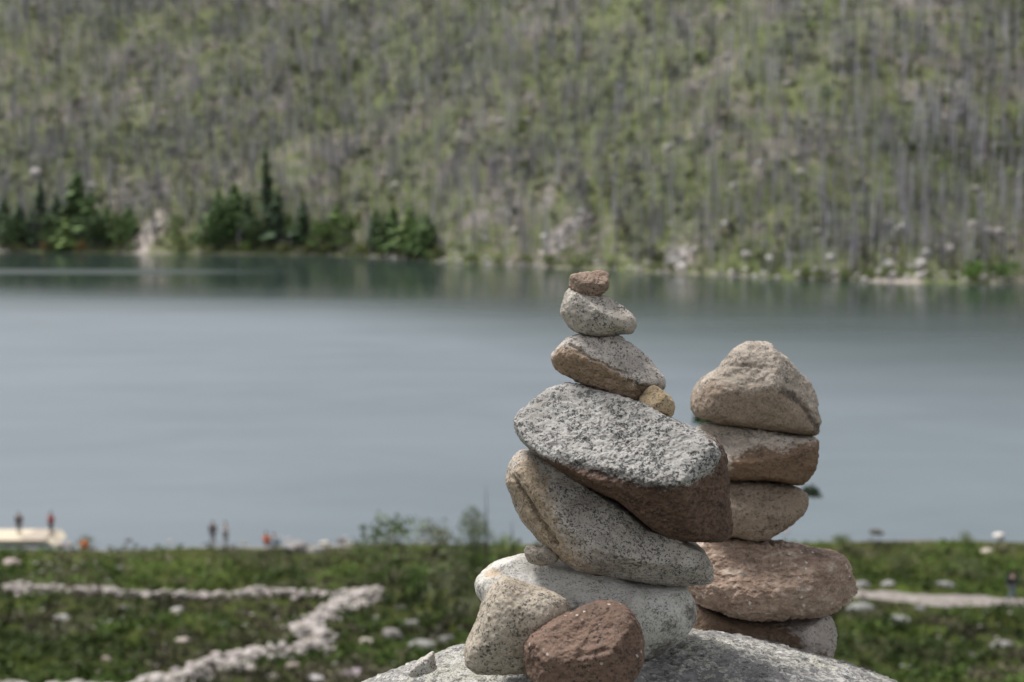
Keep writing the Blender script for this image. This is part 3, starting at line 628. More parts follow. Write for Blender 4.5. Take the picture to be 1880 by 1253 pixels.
# conifers and bushes along the far shore
def shore_pt(u, t):
    y = 550.
    for _ in range(12):
        x = (u - CU) / FPX * y * .997; y = float(np.interp(x, SX, SY)) + t
    return np.array([x, y, max(.15, float(h_hill(x, y)))])
def conifer_geo(H, Wd, rg, n=520, col=(.022, .042, .018)):
    lv = rg.random(n) ** .8 * .97 + .02; a = rg.uniform(0, 6.28, n); env = Wd * np.minimum((1 - lv) ** .7, .55 + lv * 1.6) * (1 + .25 * np.sin(lv * 40 + rg.uniform(0, 6))) * (.85 + .55 * noise2(a * 1.1, lv * 7, 1, rg.uniform(0, 50), 2))
    ln = env * rg.uniform(.55, 1.15, n) + .15; w = .25 + .32 * ln * rg.uniform(.6, 1.2, n)
    z0 = lv * H + .06 * H * (1 - lv); B = np.stack([np.cos(a) * ln * .12, np.sin(a) * ln * .12, z0], -1)
    drop = rg.uniform(.12, .5, n) * ln
    tip = np.stack([np.cos(a) * ln, np.sin(a) * ln, z0 - drop], -1); mid = .5 * (B + tip) + np.array([0, 0, .06]) * ln[:, None]
    side = np.stack([-np.sin(a) * w, np.cos(a) * w, -w * .35], -1); side2 = side * np.array([-1, -1, 1])
    V = np.stack([B, mid + side, tip, mid + side2], 1).reshape(-1, 3)
    F = (np.array([[0, 1, 2], [0, 2, 3]])[None] + (np.arange(n) * 4)[:, None, None]).reshape(-1, 3)
    t = np.repeat(np.array(col) * rg.uniform(.55, 1.5, (n, 1)), 4, 0)
    return V, F, t
def cone_trunk(H, r, col=(.09, .07, .055), seg=7):
    a = np.linspace(0, 6.2832, seg, endpoint=False); lv = [0, .35, .7, 1.]; V = []
    for l in lv:
        rr = r * (1 - l) + .01; V += [(math.cos(x) * rr, math.sin(x) * rr, l * H - (.5 if l == 0 else 0)) for x in a]
    F = []
    for L in range(3):
        for kx in range(seg):
            p, q = L * seg + kx, L * seg + (kx + 1) % seg; F += [(p, q, q + seg), (p, q + seg, p + seg)]
    return np.array(V), np.array(F), np.repeat(np.array([col]), len(V), 0)
def conifer(u, vb, vt, wpx, label, col, group, name='conifer', n=520):
    P = shore_pt(u, 4 + (460 - vb) * 1.2)
    _, _, D = to_px(P); H = max(3, (to_px(P)[1] - vt) * D / FPX); Wd = wpx / 2 * 1.35 * D / FPX
    e = empty(name, P, 0, label, 'tree', group)
    V, F, t = conifer_geo(H, Wd, rng, n, col); obj('crown', mesh('crown', V, F, M_LEAF, False, {'tint': t * 2.3}), e)
    V, F, t = cone_trunk(H * .9, .25); obj('trunk', mesh('trunk', V, F, M_BARK, True, {'tint': t}), e)
DK = (.036, .056, .030); DG = (.056, .088, .032); MG = (.09, .13, .042)
GL, GM, GRt = 'conifers in the left clump on the far shore', 'conifers in the middle clump on the far shore', 'conifers in the right clump on the far shore'
for a in [(8,448,362,44,'dark conifer at the left edge of the picture on the far shore',DK,GL),
          (36,452,370,46,'dark narrow conifer second from the left edge on the far shore',DK,GL),
          (76,446,324,40,'tall pointed dark conifer rising above the left clump',DK,GL),
          (58,456,382,34,'short dark conifer at the water in the left clump',DK,GL),
          (105,450,352,50,'dark conifer between the tall pointed one and the broad one',DK,GL),
          (143,446,308,74,'broadest and tallest dark conifer of the left clump',DG,GL),
          (168,450,346,56,'dark conifer on the right flank of the broadest one',DG,GL),
          (120,456,396,54,'brighter green low conifer in front of the broad dark one',MG,GL),
          (196,452,376,44,'green conifer near the right end of the left clump',DG,GL),
          (236,448,376,44,'last conifer of the left clump, beside the pale rock slide',DG,GL),
          (403,452,345,60,'bushy dark green conifer at the left of the middle clump',DG,GM),
          (432,450,332,66,'broad green conifer in the middle clump',DG,GM),
          (455,452,352,46,'dark conifer beside the broad one in the middle clump',DK,GM),
          (490,446,256,42,'slender conifer, the tallest tree on the far shore',DK,GM),
          (510,454,344,50,'dark full conifer right below the tallest tree',DK,GM),
          (556,456,360,44,'dark pointed conifer at the right of the middle clump',DK,GM),
          (530,452,392,40,'short green conifer between two dark ones in the middle clump',MG,GM),
          (618,452,370,48,'light green conifer standing between the middle and right clumps',MG,GM),
          (690,452,378,40,'dark pointed conifer at the left of the right clump',DK,GRt),
          (722,454,374,60,'mid green broad conifer of the right clump',DG,GRt),
          (752,456,372,56,'green conifer in the centre of the right clump',MG,GRt),
          (784,458,388,56,'dark conifer at the right end of the right clump',DG,GRt)]:
    conifer(*a)
def bush(name, label, P, rx, h, col, n=420, leaf=.17, group=None, cat='bush', mat=None, stems=True, rg=rng):
    e = empty(name, P, 0, label, cat, group)
    k = max(6, int(n / 50) + int(2.5 * h / rx)); cc = rg.normal(size=(k, 3)); cc /= np.linalg.norm(cc, axis=1, keepdims=True); cc *= rg.uniform(.25, .72, (k, 1)); cc[:, 2] = rg.uniform(.08, .72, k); cc[:, :2] *= (1.15 - .75 * cc[:, 2:3])
    C = cc * np.array([rx, rx, h]) ; S = np.full(k, 1.) * min(rx, h) * rg.uniform(.38, .62, k)
    V, F, I = leaf_geo(C, S, max(20, n // k), rg, .8, leaf); V[:, 2] = np.maximum(V[:, 2], -.05)
    t = np.array(col) * 1.5 * rg.uniform(.6, 1.4, (k, 1)); tt = t[I] * np.repeat(rg.uniform(.7, 1.3, (len(V) // 3, 1)), 3, 0)
    obj('foliage', mesh('foliage', V, F, mat or M_LEAF, False, {'tint': tt}), e)
    if stems:
        Vs, Fs, b = [], [], 0
        for c in C[:6]:
            w = .02 + rx * .012; Vs += [(-w, 0, -.2), (w, 0, -.2), (0, w, -.2), tuple(c * .9)]; Fs += [(b, b + 1, b + 3), (b + 1, b + 2, b + 3), (b + 2, b, b + 3)]; b += 4
        obj('stems', mesh('stems', np.array(Vs, float), np.array(Fs), M_BARK, False, {'tint': np.full((len(Vs), 3), .07)}), e)
    return e
for (u, vb, wpx, hpx, col, lab) in [(22,456,60,74,(.05,.08,.032),'leafy dark green tree in the left corner of the far shore'),(95,458,56,70,(.06,.09,.034),'leafy green tree in front of the left conifers'),(175,458,60,78,(.05,.078,.03),'leafy dark tree at the right of the broadest conifer'),(222,458,50,74,(.07,.11,.036),'leafy green tree beside the pale rock slide'),(325,450,40,84,(.10,.14,.045),'light green tree just right of the pale rock slide'),(402,456,64,100,(.06,.10,.034),'broad leafy green tree at the left of the middle clump'),(466,458,50,80,(.05,.075,.03),'leafy dark tree left of the tallest tree'),(590,460,60,70,(.085,.125,.04),'light leafy tree between the middle and right clumps'),(640,460,50,86,(.085,.12,.04),'yellow green tree left of the right clump'),(706,462,54,78,(.055,.085,.032),'leafy green tree in the right clump'),(770,464,54,84,(.06,.10,.034),'leafy tree near the right end of the right clump')]:
    P = shore_pt(u, rng.uniform(5, 9)); k_ = to_px(P)[2] / FPX
    e = bush('leafy_tree', lab, P, wpx / 2 * 1.3 * k_, hpx * k_, col, 700, .2, 'leafy trees on the far shore', 'tree')
far_b = [(450,458,34,22,(.10,.14,.035)),(520,462,44,20,(.13,.14,.055)),(600,462,40,18,(.10,.12,.04)),(660,466,56,24,(.12,.14,.045)),(700,470,44,20,(.09,.12,.04)),(745,474,40,18,(.11,.12,.05)),(800,478,48,24,(.10,.12,.045)),(30,458,40,18,(.11,.13,.05)),(82,458,26,18,(.19,.12,.05)),(150,460,30,20,(.18,.11,.045)),(215,458,30,26,(.12,.14,.05)),(330,462,40,26,(.11,.13,.05)),(370,462,34,22,(.12,.14,.05)),(1790,508,70,34,(.075,.13,.03)),(1850,512,90,36,(.07,.12,.03)),(1905,512,70,30,(.07,.12,.03)),(1600,512,50,14,(.13,.16,.05)),(1480,506,44,14,(.12,.15,.05)),(560,464,30,16,(.12,.13,.05))] + [(float(u_ + rng.uniform(-18, 18)), 500, float(rng.uniform(22, 58)), float(rng.uniform(9, 22)), (.10, .125, .045)) for u_ in np.linspace(850, 1740, 24)]
for i, (u, vb, wpx, hpx, col) in enumerate(far_b):
    P = shore_pt(u, 3.); _, _, D = to_px(P); k_ = D / FPX
    kind = 'orange brown bush at the waterline below the left conifers' if col[0] > .15 else ('lush green bush at the far waterline near the right edge' if u > 1700 else ('low green scrub at the waterline on the pale right half of the far shore' if u > 840 else 'yellow green bush at the waterline under the far conifers'))
    bush('shore_bush', kind, P, wpx / 2 * k_, hpx * k_, col, 300, .22, 'bushes along the far waterline')

# ------------------------------------------------------------------ things on the near meadow
def px_m(P): return to_px(P)[2] / FPX
def rubble_wall(label, line, wpx, hpx, sz, nst, base):
    P = np.array([gp(u, v) for u, v in line]); seg = np.linalg.norm(np.diff(P[:, :2], axis=0), axis=1); cum = np.concatenate([[0], np.cumsum(seg)])
    s = rng.uniform(0, cum[-1], nst); x = np.interp(s, cum, P[:, 0]); y = np.interp(s, cum, P[:, 1])
    hh = hpx * px_m(P[0]); ww = wpx * px_m(P[0]); lay = rng.random(nst) ** 1.1
    off = rng.normal(0, .5, nst) * ww * (1.05 - .75 * lay); tx = np.interp(s, cum[:-1] + seg / 2, np.diff(P[:, 0]) / seg); ty = np.interp(s, cum[:-1] + seg / 2, np.diff(P[:, 1]) / seg)
    x = x - ty * off; y = y + tx * off; z = h_near(x, y) + lay * hh * .8 * (.75 + .4 * noise2(s, s * 0, 2.5, 21, 2))
    S = sz * px_m(P[0]) * np.clip(np.exp(rng.normal(-.12, .38, nst)), .4, 1.45)
    V, F, T_ = rock_pile(np.stack([x, y, z], -1), S, stone_tint(nst, rng, base, .28), LIB_S, rng, .3)
    return tag(obj('rubble_wall', mesh('rubble_wall', V, F, M_ROCK, False, {'tint': T_})), label, 'stone wall', 'rubble walls in the meadow')
PK = (.45, .405, .38)
rubble_wall('long straight rubble wall of pale pinkish stones across the meadow', [(8,1088),(60,1092),(200,1095),(330,1100),(430,1100),(560,1098),(700,1094)], 22, 20, 5.8, 760, PK)
rubble_wall('winding rubble wall of pale stones zigzagging down to the lower left', [(690,1096),(655,1108),(612,1126),(575,1150),(566,1166),(588,1182),(575,1204),(520,1204),(470,1206),(425,1226),(370,1240),(315,1262),(250,1275),(120,1278),(-30,1274)], 42, 22, 7.4, 1050, PK)

used = 0
def field_rock(u, v, wpx, label, col, group=None, ratio=.75):
    global used
    P = gp(u, v); s = wpx / 2 * px_m(P); V, F = LIB_M[used % 6]; used += 1
    o = obj('meadow_stone', mesh('meadow_stone', V * s * .9 * np.array([1.05, 1, ratio]), F, M_ROCK, True, {'tint': np.repeat(stone_tint(1, rng, col, .1), len(V), 0)}), loc=P + np.array([0, 0, s * .09]))
    o.rotation_euler = (0, 0, rng.normal(0, .5)); return tag(o, label, 'stone', group)
WH = (.47, .45, .42); GYs = (.26, .25, .235); PKs = (.48, .40, .36)
for a in [(325,1122,28,'bright cream stone just below the long rubble wall',WH),
          (112,1140,42,'largest whitish stone in the grey patch at the left of the meadow',WH),
          (232,1118,26,'pale stone between the whitish stone and the bright cream one',GYs),
          (336,1180,32,'pink stone lying alone in dark grass above the winding wall',PKs),
          (195,1213,26,'pale pink stone in the grass at the lower left',PKs),
          (290,1226,18,'small round pale stone beside the winding wall at the lower left',WH),
          (413,1148,20,'small white stone left of the winding wall',WH),
          (735,1118,22,'pale stone in green grass right of the wall corner',WH),
          (752,1148,36,'white stone below the dark bush near the front cairn',WH),
          (690,1138,22,'small white stone right of the bend of the winding wall',WH),
          (720,1170,58,'broad flat grey stone right of the winding wall',GYs),
          (672,1182,40,'flat cream stone right of the lower winding wall',(.45,.42,.36)),
          (775,1190,60,'flat grey stone close to the left shoulder of the boulder',GYs),
          (820,1178,40,'grey stone partly behind the tan cairn stone',GYs),
          (537,1224,30,'pinkish stone just below the winding wall',PKs),
          (650,1246,60,'large grey stone at the bottom beside the boulder',(.36,.33,.34)),
          (500,1246,32,'white stone at the bottom below the winding wall',WH),
          (577,1252,44,'grey white stone at the bottom edge between two pale stones',(.45,.43,.42)),
          (1840,1190,50,'long low grey stone in the grass at the right edge',GYs),
          (1785,1205,24,'grey stone in the dark grass left of the long low stone',GYs),
          (1675,1228,22,'pale stone in the grass right of the boulder',(.42,.4,.38)),
          (1790,1235,30,'pale grey stone near the lower right corner',(.42,.4,.38)),
          (1726,1145,18,'small orange brown stone in the grass below the path',(.34,.22,.14)),
          (1650,1143,50,'flat grey stone in the grass below the path',(.26,.26,.25)),
          (1580,1122,60,'grey stones half sunk in grass just under the path',(.28,.27,.255)),
          (1690,1120,30,'grey stone on the lower edge of the path',(.28,.27,.255)),
          (1815,1125,20,'pale stone beside the path at the right',(.42,.4,.38)),
          (1632,1076,34,'pale flat stone on the upper edge of the path',(.33,.315,.30)),
          (1580,1078,40,'flat grey stone where the path leaves the cairn',(.36,.34,.33)),
          (1735,1078,40,'dull grey stone in the heath above the path',(.28,.28,.27)),
          (1812,1014,26,'cream stone on the grassy bank at the right',(.5,.46,.38)),
          (22,1036,40,'pink stone heap low on the bank at the left edge',PKs),
          (15,1078,26,'pink stone ending the long rubble wall at the left',PKs),
          (596,1000,24,'cream rock standing on the near shore right of the seated people',(.55,.5,.44)),
          (626,996,26,'brown rock standing on the near shore',(.3,.24,.19)),
          (640,1000,24,'white rock on the near shore beside the brown rock',WH),
          (312,996,16,'small pale cairn of rock on the shore line',(.42,.4,.38)),
          (236,994,16,'small dark rock on the shore line',(.12,.10,.09)),
          (118,1003,34,'pale rock at the foot of the wooden landing stage',(.5,.47,.43)),
          (545,1012,70,'flat grey rocks in the turf below the seated people',(.28,.27,.255)),
          (578,1016,44,'pale flat rock in the turf right of the flat grey rocks',(.42,.41,.38)),
          (1608,980,30,'dark rock sticking out of the lake at the right',(.09,.075,.06)),
          (1833,985,26,'white rock in the shallows at the far right',(.66,.6,.56)),
          (1442,978,20,'pale low rock in the water behind the second cairn',(.4,.37,.34))]:
    field_rock(*a)
mg = rng.random((70, 3)); zones = [((60,1120),(420,1165)), ((430,1110),(560,1160)), ((640,1130),(850,1190)), ((100,1190),(330,1245)), ((600,1190),(760,1250)), ((1580,1120),(1880,1250)), ((0,1010),(240,1070)), ((380,985),(780,1000))]
for i in range(190):
    (x0, y0), (x1, y1) = zones[i % len(zones)]
    field_rock(rng.uniform(x0, x1), rng.uniform(y0, y1), rng.uniform(4, 14), 'small loose stone lying in the meadow grass', (.38, .365, .345) if i % 3 else (.55, .51, .48), 'small loose stones in the meadow')

# path at the right
pc = np.array([gp(u, v) for u, v in [(1480,1086),(1560,1092),(1640,1096),(1720,1101),(1800,1105),(1880,1108),(1990,1112),(2150,1118)]])
ss = np.linspace(0, len(pc) - 1, 80); cx = np.interp(ss, np.arange(len(pc)), pc[:, 0]); cy = np.interp(ss, np.arange(len(pc)), pc[:, 1])
PV = []
for j, o_ in enumerate(np.linspace(-1, 1, 7)):
    yy = cy + o_ * (1.15 + .25 * noise2(ss, ss * 0 + j, 5, 9, 2)); PV.append(np.stack([cx, yy, h_near(cx, yy) + .05 - .03 * abs(o_)], -1))
PV = np.array(PV); ii = np.arange(PV.shape[0] * 80).reshape(-1, 80); PF = np.stack([ii[:-1, :-1], ii[:-1, 1:], ii[1:, 1:], ii[1:, :-1]], -1).reshape(-1, 4)
t = NT('gravel_path'); p_ = t.pos(); n_ = t.noise(p_, 3, 6, .7)
tag(obj('path', mesh('path', PV.reshape(-1, 3), PF, t.done(t.ramp(n_, [(.3, (.12, .105, .095)), (.5, (.23, .205, .19)), (.7, (.31, .285, .265))]), .95, .1, t.bump(n_, .5, .05)))), kind='structure')

# grass and heath tufts: one mass
NG = 13000
gu = rng.uniform(-520, 2400, NG); gvv = 1001 + 262 * rng.random(NG) ** .8
dirs_ = CF + ((gu - CU) / FPX)[:, None] * CR - ((gvv - CV) / FPX)[:, None] * CUP
yy = np.interp(gvv, [1000, 1253], [93, 52]) ; xx = (gu - CU) / FPX * yy * 1.04; yy = np.clip(yy + rng.normal(0, 2.5, NG), 40, 93.5)
on_path = (xx > 14) & (np.abs(yy - np.interp(xx, cx, cy)) < 2.3); xx, yy = xx[~on_path], yy[~on_path]
GC = np.stack([xx, yy, h_near(xx, yy)], -1); GS = rng.uniform(.12, .42, len(GC))
V, F, I = leaf_geo(GC, GS, 9, rng, 1.0, .42)
hn = noise2(GC[:, 0], GC[:, 1], 8, 31, 3); tg = np.where((hn > .08)[:, None], np.array([[.082, .076, .045]]), np.array([[.046, .074, .014]])) * rng.uniform(.5, 1.45, (len(GC), 1)) * np.interp(GC[:, 1], [78, 90], [1, 1.75])[:, None] * (1 + .9 * np.clip(noise2(GC[:, 0], GC[:, 1], 5, 41, 2), -.5, 1))[:, None]
tag(obj('grass_tufts', mesh('grass_tufts', V, F, M_LEAF, False, {'tint': tg[I]})), 'tufts of grass and heath covering the meadow', 'grass', kind='stuff')

def near_bush(u, vb, wpx, hpx, col, label, n=700, leaf=.13, group='bushes on the near meadow'):
    P = gp(u, vb); k_ = px_m(P); return bush('meadow_bush', label, P, wpx / 2 * k_ * 1.12, hpx * k_ * 1.25, tuple(np.array(col) * 1.3), n, leaf, group)
for a in [(722,1068,140,98,(.055,.075,.026),'broad dark green bush left of the front cairn near the shore'),
          (800,1020,84,56,(.085,.090,.050),'greyish round bush on the shore line left of the sapling'),
          (838,1146,140,122,(.075,.082,.045),'large grey green bush right beside the front cairn'),
          (770,1100,70,56,(.040,.075,.014),'low dark bush between the two larger ones'),
          (870,1050,100,78,(.060,.080,.030),'green bush at the foot of the bare pole tree'),
          (925,1022,70,30,(.080,.105,.030),'light green bush just left of the tilted cairn stone'),
          (660,1030,60,34,(.060,.080,.028),'small bush at the left of the broad dark one'),
          (160,1006,60,16,(.060,.072,.035),'low dark scrub near the shore right of the landing stage'),
          (1772,1004,40,22,(.085,.105,.035),'low scrub on the shore bank at the right'),
          (1545,1012,50,26,(.070,.090,.030),'scrub on the bank beside the second cairn'),
          (1650,1052,110,26,(.060,.070,.030),'wide dull heath bush above the path'),
          (1780,1062,130,26,(.055,.068,.028),'wide dark heath bush above the path at the right'),
          (1700,1022,120,20,(.090,.105,.035),'light green heath bush along the bank at the right'),
          (520,1052,150,18,(.080,.078,.045),'low brownish heath bush in the middle of the meadow'),
          (300,1052,120,16,(.065,.078,.030),'low green heath bush in the left of the meadow')]:
    near_bush(*a)

# sapling and bare poles at the shore
def sapling(u, vb, vt, label, leaves, name='sapling', bare=False):
    P = gp(u, vb); k_ = px_m(P); H = (vb - vt) * k_
    e = empty(name, P, 0, label, 'tree')
    V, F, t = cone_trunk(H, .075 if bare else .05, (.075, .065, .06)); obj('trunk', mesh('trunk', V, F, M_BARK, True, {'tint': t}), e)
    nb = 22 if bare else 54; lv = rng.uniform(.25, .95, nb); a = rng.uniform(0, 6.28, nb); ln = H * (1.05 - lv) * (.10 if bare else .42); w = .02
    B = np.stack([0 * a, 0 * a, lv * H], -1); tip = B + np.stack([np.cos(a) * ln, np.sin(a) * ln, ln * .7], -1); sd_ = np.stack([-np.sin(a) * w, np.cos(a) * w, 0 * a], -1)
    V = np.stack([B + sd_, B - sd_, tip], 1).reshape(-1, 3); obj('crown', mesh('branches', V, np.arange(len(V)).reshape(-1, 3), M_BARK, False, {'tint': np.full((len(V), 3), .08)}), e)
    if leaves:
        C = np.concatenate([B + (tip - B) * f for f in (.5, .8, 1.)]); S = np.full(len(C), .26)
        V, F, I = leaf_geo(C, S, leaves, rng, .9, .35); tt = (np.array([.17, .2, .10]) * rng.uniform(.6, 1.3, (len(C), 1)))[I]
        obj('leaves', mesh('leaves', V, F, M_LEAF, False, {'tint': tt}), e)
sapling(868, 1046, 928, 'wispy light green sapling on the shore left of the front cairn', 4)
sapling(893, 1062, 888, 'thin bare dark pole of a dead tree left of the front cairn', 0, 'dead_tree', True)
sapling(940, 1020, 956, 'short bare thin stem close to the tilted cairn stone', 0, 'dead_tree', True)

# young tree on the slope just behind the second cairn: only two leaf sprays show
Pt = np.array([(1395 - CU) / FPX * 26.2, 26., 0]); Pt[2] = float(h_near(Pt[0], Pt[1]))
e = empty('young_tree', Pt, 0, 'young green tree hidden behind the second cairn, only leaf sprays showing', 'tree')
V, F, t_ = cone_trunk(5.2, .09); obj('trunk', mesh('trunk', V, F, M_BARK, True, {'tint': t_}), e)
ends = [world(1290, 776, 26.0), world(1300, 792, 26.2), world(1487, 906, 25.8), world(1494, 912, 26.2), world(1400, 760, 26.4), world(1360, 850, 26.0), world(1420, 900, 26.6), world(1350, 940, 25.6), world(1430, 860, 25.8)]
ends += [world(rng.uniform(1305, 1445), rng.uniform(700, 955), 26 + rng.uniform(-.9, .9)) for _ in range(44)]
ends = np.array(ends) - Pt; V, F, b = [], [], 0
for q in ends:
    s0 = np.array([0, 0, max(.6, q[2] - .5)]); V += [s0 + (.03, 0, 0), s0 - (.03, 0, 0), s0 + (0, 0, .02), q]; F += [(b, b + 1, b + 3), (b + 1, b + 2, b + 3), (b + 2, b, b + 3)]; b += 4
obj('crown', mesh('branches', np.array(V), np.array(F), M_BARK, False, {'tint': np.full((len(V), 3), .07)}), e)
V, F, I = leaf_geo(ends, np.array([.22, .2, .16, .15] + [.25] * 49), 130, rng, .75, .3)
obj('leaves', mesh('leaves', V, F, M_LEAF, False, {'tint': (np.array([.075, .11, .06]) * rng.uniform(.7, 1.3, (len(ends), 1)))[I]}), e)

# ------------------------------------------------------------------ landing stage
def plain(name, col, rough=.8, var=.25, scale=6):
    t = NT(name); n = t.noise(t.coord(), scale, 5, .6); return t.done(t.mix(t.range(n, .3, .7, var, 0), col, tuple(x * .6 for x in col)), rough, .2, t.bump(n, .3, .01))
def boxes(L):
    V, F, b = [], [], 0
    for (x0, x1, y0, y1, z0, z1) in L:
        V += [(x0,y0,z0),(x1,y0,z0),(x1,y1,z0),(x0,y1,z0),(x0,y0,z1),(x1,y0,z1),(x1,y1,z1),(x0,y1,z1)]
        F += [(b,b+3,b+2,b+1),(b+4,b+5,b+6,b+7),(b,b+1,b+5,b+4),(b+1,b+2,b+6,b+5),(b+2,b+3,b+7,b+6),(b+3,b,b+4,b+7)]; b += 8
    return np.array(V, float), np.array(F)
Pj = gp(50, 1003); JY = Pj[1]; DJ = to_px(Pj)[2]; xl = (-70 - CU) / FPX * DJ; xr = (84 - CU) / FPX * DJ; Zj = max(.1, float(h_near((xl + xr) / 2, JY)))
ej = empty('landing_stage', (xl, JY, Zj), 0, 'bright cream wooden landing stage on the near shore at the left edge', 'jetty')
MWd = plain('pale_timber', (.55, .48, .37), .75, .08); MWs = plain('weathered_timber', (.43, .365, .30), .8, .3)
Wj = xr - xl; DP = 3.3
nA = int(Wj * .7 / .2)
V, F = boxes([(i * .2, i * .2 + .19, 0, DP, .26, .31) for i in range(nA)]); obj('deck', mesh('deck', V, F, MWd, False), ej)
V, F = boxes([(nA * .2 + .02 + i * .2, nA * .2 + .2 + i * .2, .0, DP, .262, .315) for i in range(int(Wj * .3 / .2))]); obj('weathered_deck', mesh('weathered_deck', V, F, MWs, False), ej)
V, F = boxes([(0, Wj, .05, .1, .06, .255)]); obj('fascia', mesh('fascia', V, F, MWd, False), ej)
V = np.array([(Wj + .01, 0, .31), (Wj + .01, DP, .31), (Wj + .6, DP - .6, -.1), (Wj + .6, 0, -.1), (Wj + .01, 0, .24), (Wj + .01, DP, .24), (Wj + .52, DP - .6, -.16), (Wj + .52, 0, -.16)], float)
obj('ramp', mesh('ramp', V, np.array([(0,3,2,1),(7,4,5,6),(0,4,7,3),(1,5,4,0),(2,6,5,1),(3,7,6,2)]), MWd, False), ej)
for xx_ in (.3, Wj * .33, Wj * .66, Wj - .3):
    for y_ in (.5, DP - .4):
        V, F = boxes([(xx_ - .08, xx_ + .08, y_, y_ + .16, -1.6, .255)]); obj('post', mesh('post', V, F, MWs, False), ej)

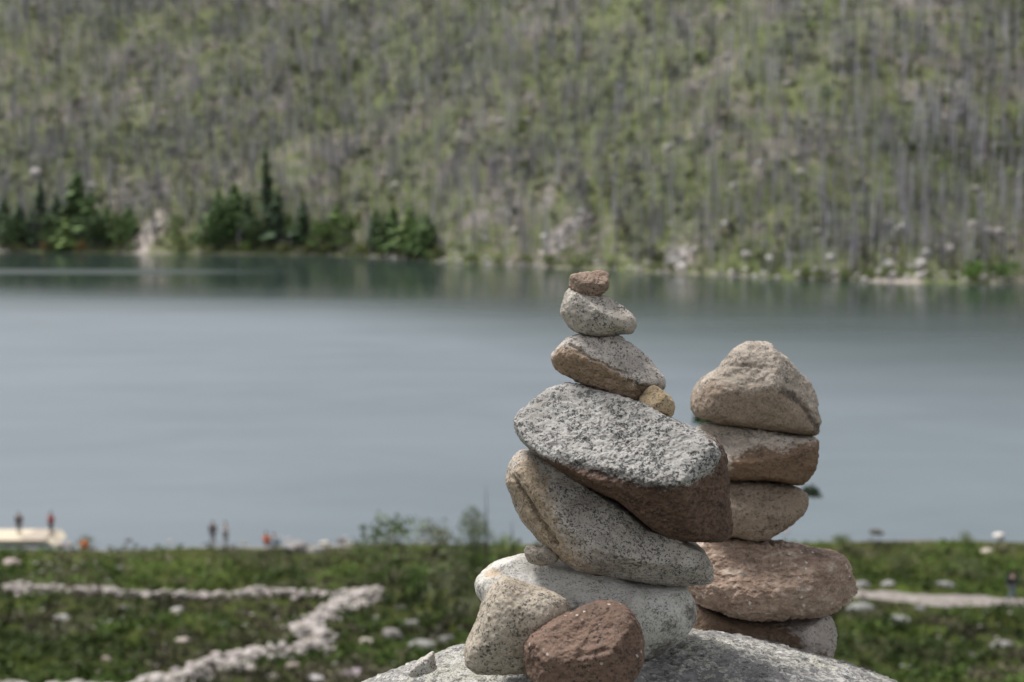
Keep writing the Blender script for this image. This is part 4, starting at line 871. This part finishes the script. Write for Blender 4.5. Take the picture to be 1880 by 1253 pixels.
# ------------------------------------------------------------------ people on the shore and the path
def skin_mesh(name, J, E, root, mat, parent, sub=2):
    names = list(J); me = bpy.data.meshes.new(name); me.from_pydata([J[k][0] for k in names], [(names.index(a), names.index(b)) for a, b in E], [])
    o = obj(name, me, parent); md = o.modifiers.new('skin', 'SKIN'); md.use_smooth_shade = True
    for i, kx in enumerate(names):
        d = me.skin_vertices[0].data[i]; r_ = J[kx][1]; d.radius = (r_, r_) if not isinstance(r_, tuple) else r_; d.use_root = (kx == root)
    sb = o.modifiers.new('sub', 'SUBSURF'); sb.levels = sb.render_levels = sub
    me.materials.append(mat); return o
def person(P, rz, label, top, legs, hair, pose='stand', h=1.72, pack=None):
    e = empty('person', P, rz, label, 'person', 'people on the near shore and path'); s = h * .95 / 1.75
    L = {}
    def j(k, x, y, z, r): L[k] = ((x * s, y * s, z * s), (tuple(a * s for a in r) if isinstance(r, tuple) else r * s))
    # facing -Y; heights in metres for a 1.75 m figure
    if pose == 'sit': zb, kn, an = -.72, (.0, -.42, .52), (0, -.5, .06)
    else: zb = 0
    j('pelvis', 0, 0, .95 + zb, (.15, .11)); j('spine', 0, .01, 1.12 + zb, (.14, .10)); j('chest', 0, 0, 1.32 + zb, (.17, .115)); j('neck', 0, -.01, 1.5 + zb, .055); j('head', 0, -.03, 1.6 + zb, (.075, .09)); j('crown', 0, -.02, 1.71 + zb, (.065, .075))
    for sd_, n in ((-1, 'l'), (1, 'r')):
        sw = .16 * sd_ if pose == 'walk' else 0
        j('shoulder' + n, .2 * sd_, 0, 1.42 + zb, .06); j('elbow' + n, .25 * sd_, .02 + sw, 1.14 + zb, .045); 
        j('wrist' + n, .24 * sd_, -.1 + sw * 1.6, .9 + zb, .032) if pose != 'sit' else j('wrist' + n, .14 * sd_, -.3, 1.0 + zb, .032)
        w = L['wrist' + n][0]; j('hand' + n, w[0] / s, w[1] / s - .03, w[2] / s - .09, (.03, .042)); j('finger' + n, w[0] / s, w[1] / s - .05, w[2] / s - .17, (.014, .03))
        j('hip' + n, .095 * sd_, 0, .88 + zb, .085)
        if pose == 'sit':
            j('knee' + n, .12 * sd_, -.42, .52, .06); j('ankle' + n, .11 * sd_, -.5, .08, .042); j('toe' + n, .12 * sd_, -.66, .04, .035)
        else:
            j('knee' + n, .1 * sd_, -.02 - sw, .5, .06); j('ankle' + n, .1 * sd_, .02 - sw * 1.9, .08, .042); j('toe' + n, .11 * sd_, -.15 - sw * 1.9, .035, .035)
    E = [('pelvis', 'spine'), ('spine', 'chest'), ('chest', 'neck'), ('neck', 'head'), ('head', 'crown')]
    for n in 'lr': E += [('chest', 'shoulder' + n), ('shoulder' + n, 'elbow' + n), ('elbow' + n, 'wrist' + n), ('wrist' + n, 'hand' + n), ('hand' + n, 'finger' + n), ('pelvis', 'hip' + n), ('hip' + n, 'knee' + n), ('knee' + n, 'ankle' + n), ('ankle' + n, 'toe' + n)]
    skin_mesh('body', L, E, 'pelvis', plain('skin', (.46, .30, .22), .6, .1), e)
    grow = lambda ks, g: {k: (L[k][0], tuple(a * g for a in L[k][1]) if isinstance(L[k][1], tuple) else L[k][1] * g) for k in ks}
    jk = ['pelvis', 'spine', 'chest'] + [a + n for n in 'lr' for a in ('shoulder', 'elbow', 'wrist')]
    JJ = grow(jk, 1.22); skin_mesh('jacket', JJ, [x for x in E if x[0] in JJ and x[1] in JJ], 'chest', plain('cloth_top', top, .85, .3), e)
    tk = ['pelvis'] + [a + n for n in 'lr' for a in ('hip', 'knee', 'ankle')]
    JJ = grow(tk, 1.16); skin_mesh('trousers', JJ, [x for x in E if x[0] in JJ and x[1] in JJ], 'pelvis', plain('cloth_legs', legs, .85, .3), e)
    V, F = ico(4); hd = np.array(L['crown'][0]); HVt = V * np.array([.088, .105, .085]) * s; HVt[:, 2] = np.where((V[:, 1] < -.35) & (V[:, 2] < .25), HVt[:, 2] * .2 + .02, HVt[:, 2])
    obj('hair', mesh('hair', HVt + hd + np.array([0, .018, -.01]), F, plain('hair', hair, .6, .2)), e)
    if pack:
        V, F = ico(4); V = np.sign(V) * np.abs(V) ** .6 * np.array([.16, .11, .25]) * s + np.array(L['chest'][0]) + np.array([0, .21, -.08])
        b = obj('backpack', mesh('backpack', V, F, plain('pack_cloth', pack, .8, .3)), None); b.location = e.location; b.rotation_euler = e.rotation_euler
        tag(b, 'dark backpack worn by the walker on the path', 'backpack')
    return e
dk = (.03, .03, .035); navy = (.05, .065, .10)
def on_deck(u): 
    x = (u - CU) / FPX * (DJ + 1.6); return np.array([x, JY + 1.6, Zj + .315])
person(on_deck(36), .4, 'person in dark clothes standing on the left of the landing stage', (.05, .055, .07), (.09, .075, .07), dk, h=1.7)
person(on_deck(95), -.5, 'person in a red jacket standing at the ramp end of the landing stage', (.42, .05, .07), dk, dk, h=1.75)
person(gp(391, 1000), .2, 'person in dark grey clothes standing on the shore', (.045, .05, .065), (.08, .085, .10), dk, h=1.72)
person(gp(415, 1000), -.3, 'person in a white shirt standing beside the dark clothed person', (.72, .72, .76), (.10, .095, .06), dk, h=1.68)
person(gp(489, 1001), 2.9, 'person in a bright orange top sitting on the shore', (.85, .17, .06), (.25, .09, .05), dk, pose='sit', h=1.7)
person(gp(503, 1004), 2.6, 'person in a pale blue top sitting beside the orange one', (.42, .50, .58), (.14, .20, .26), dk, pose='sit', h=1.7)
person(gp(1858, 1106), 1.75, 'person in a dark jacket and jeans walking along the path', (.06, .065, .085), (.16, .19, .27), dk, pose='walk', h=1.74, pack=(.025, .025, .035))
# orange rucksack in the scrub
Pr = gp(155, 1010); V, F = ico(4); V = np.sign(V) * np.abs(V) ** .6 * np.array([.26, .2, .34]) + np.array([0, 0, .3])
er = empty('rucksack', Pr, .4, 'orange rucksack lying in the scrub near the landing stage', 'rucksack')
obj('bag', mesh('bag', V, F, plain('orange_cloth', (.55, .17, .05), .8, .3)), er)
V, F = ico(3); obj('pocket', mesh('pocket', np.sign(V) * np.abs(V) ** .6 * np.array([.18, .08, .16]) + np.array([0, -.22, .22]), F, plain('brown_cloth', (.35, .12, .05), .8, .3)), er)
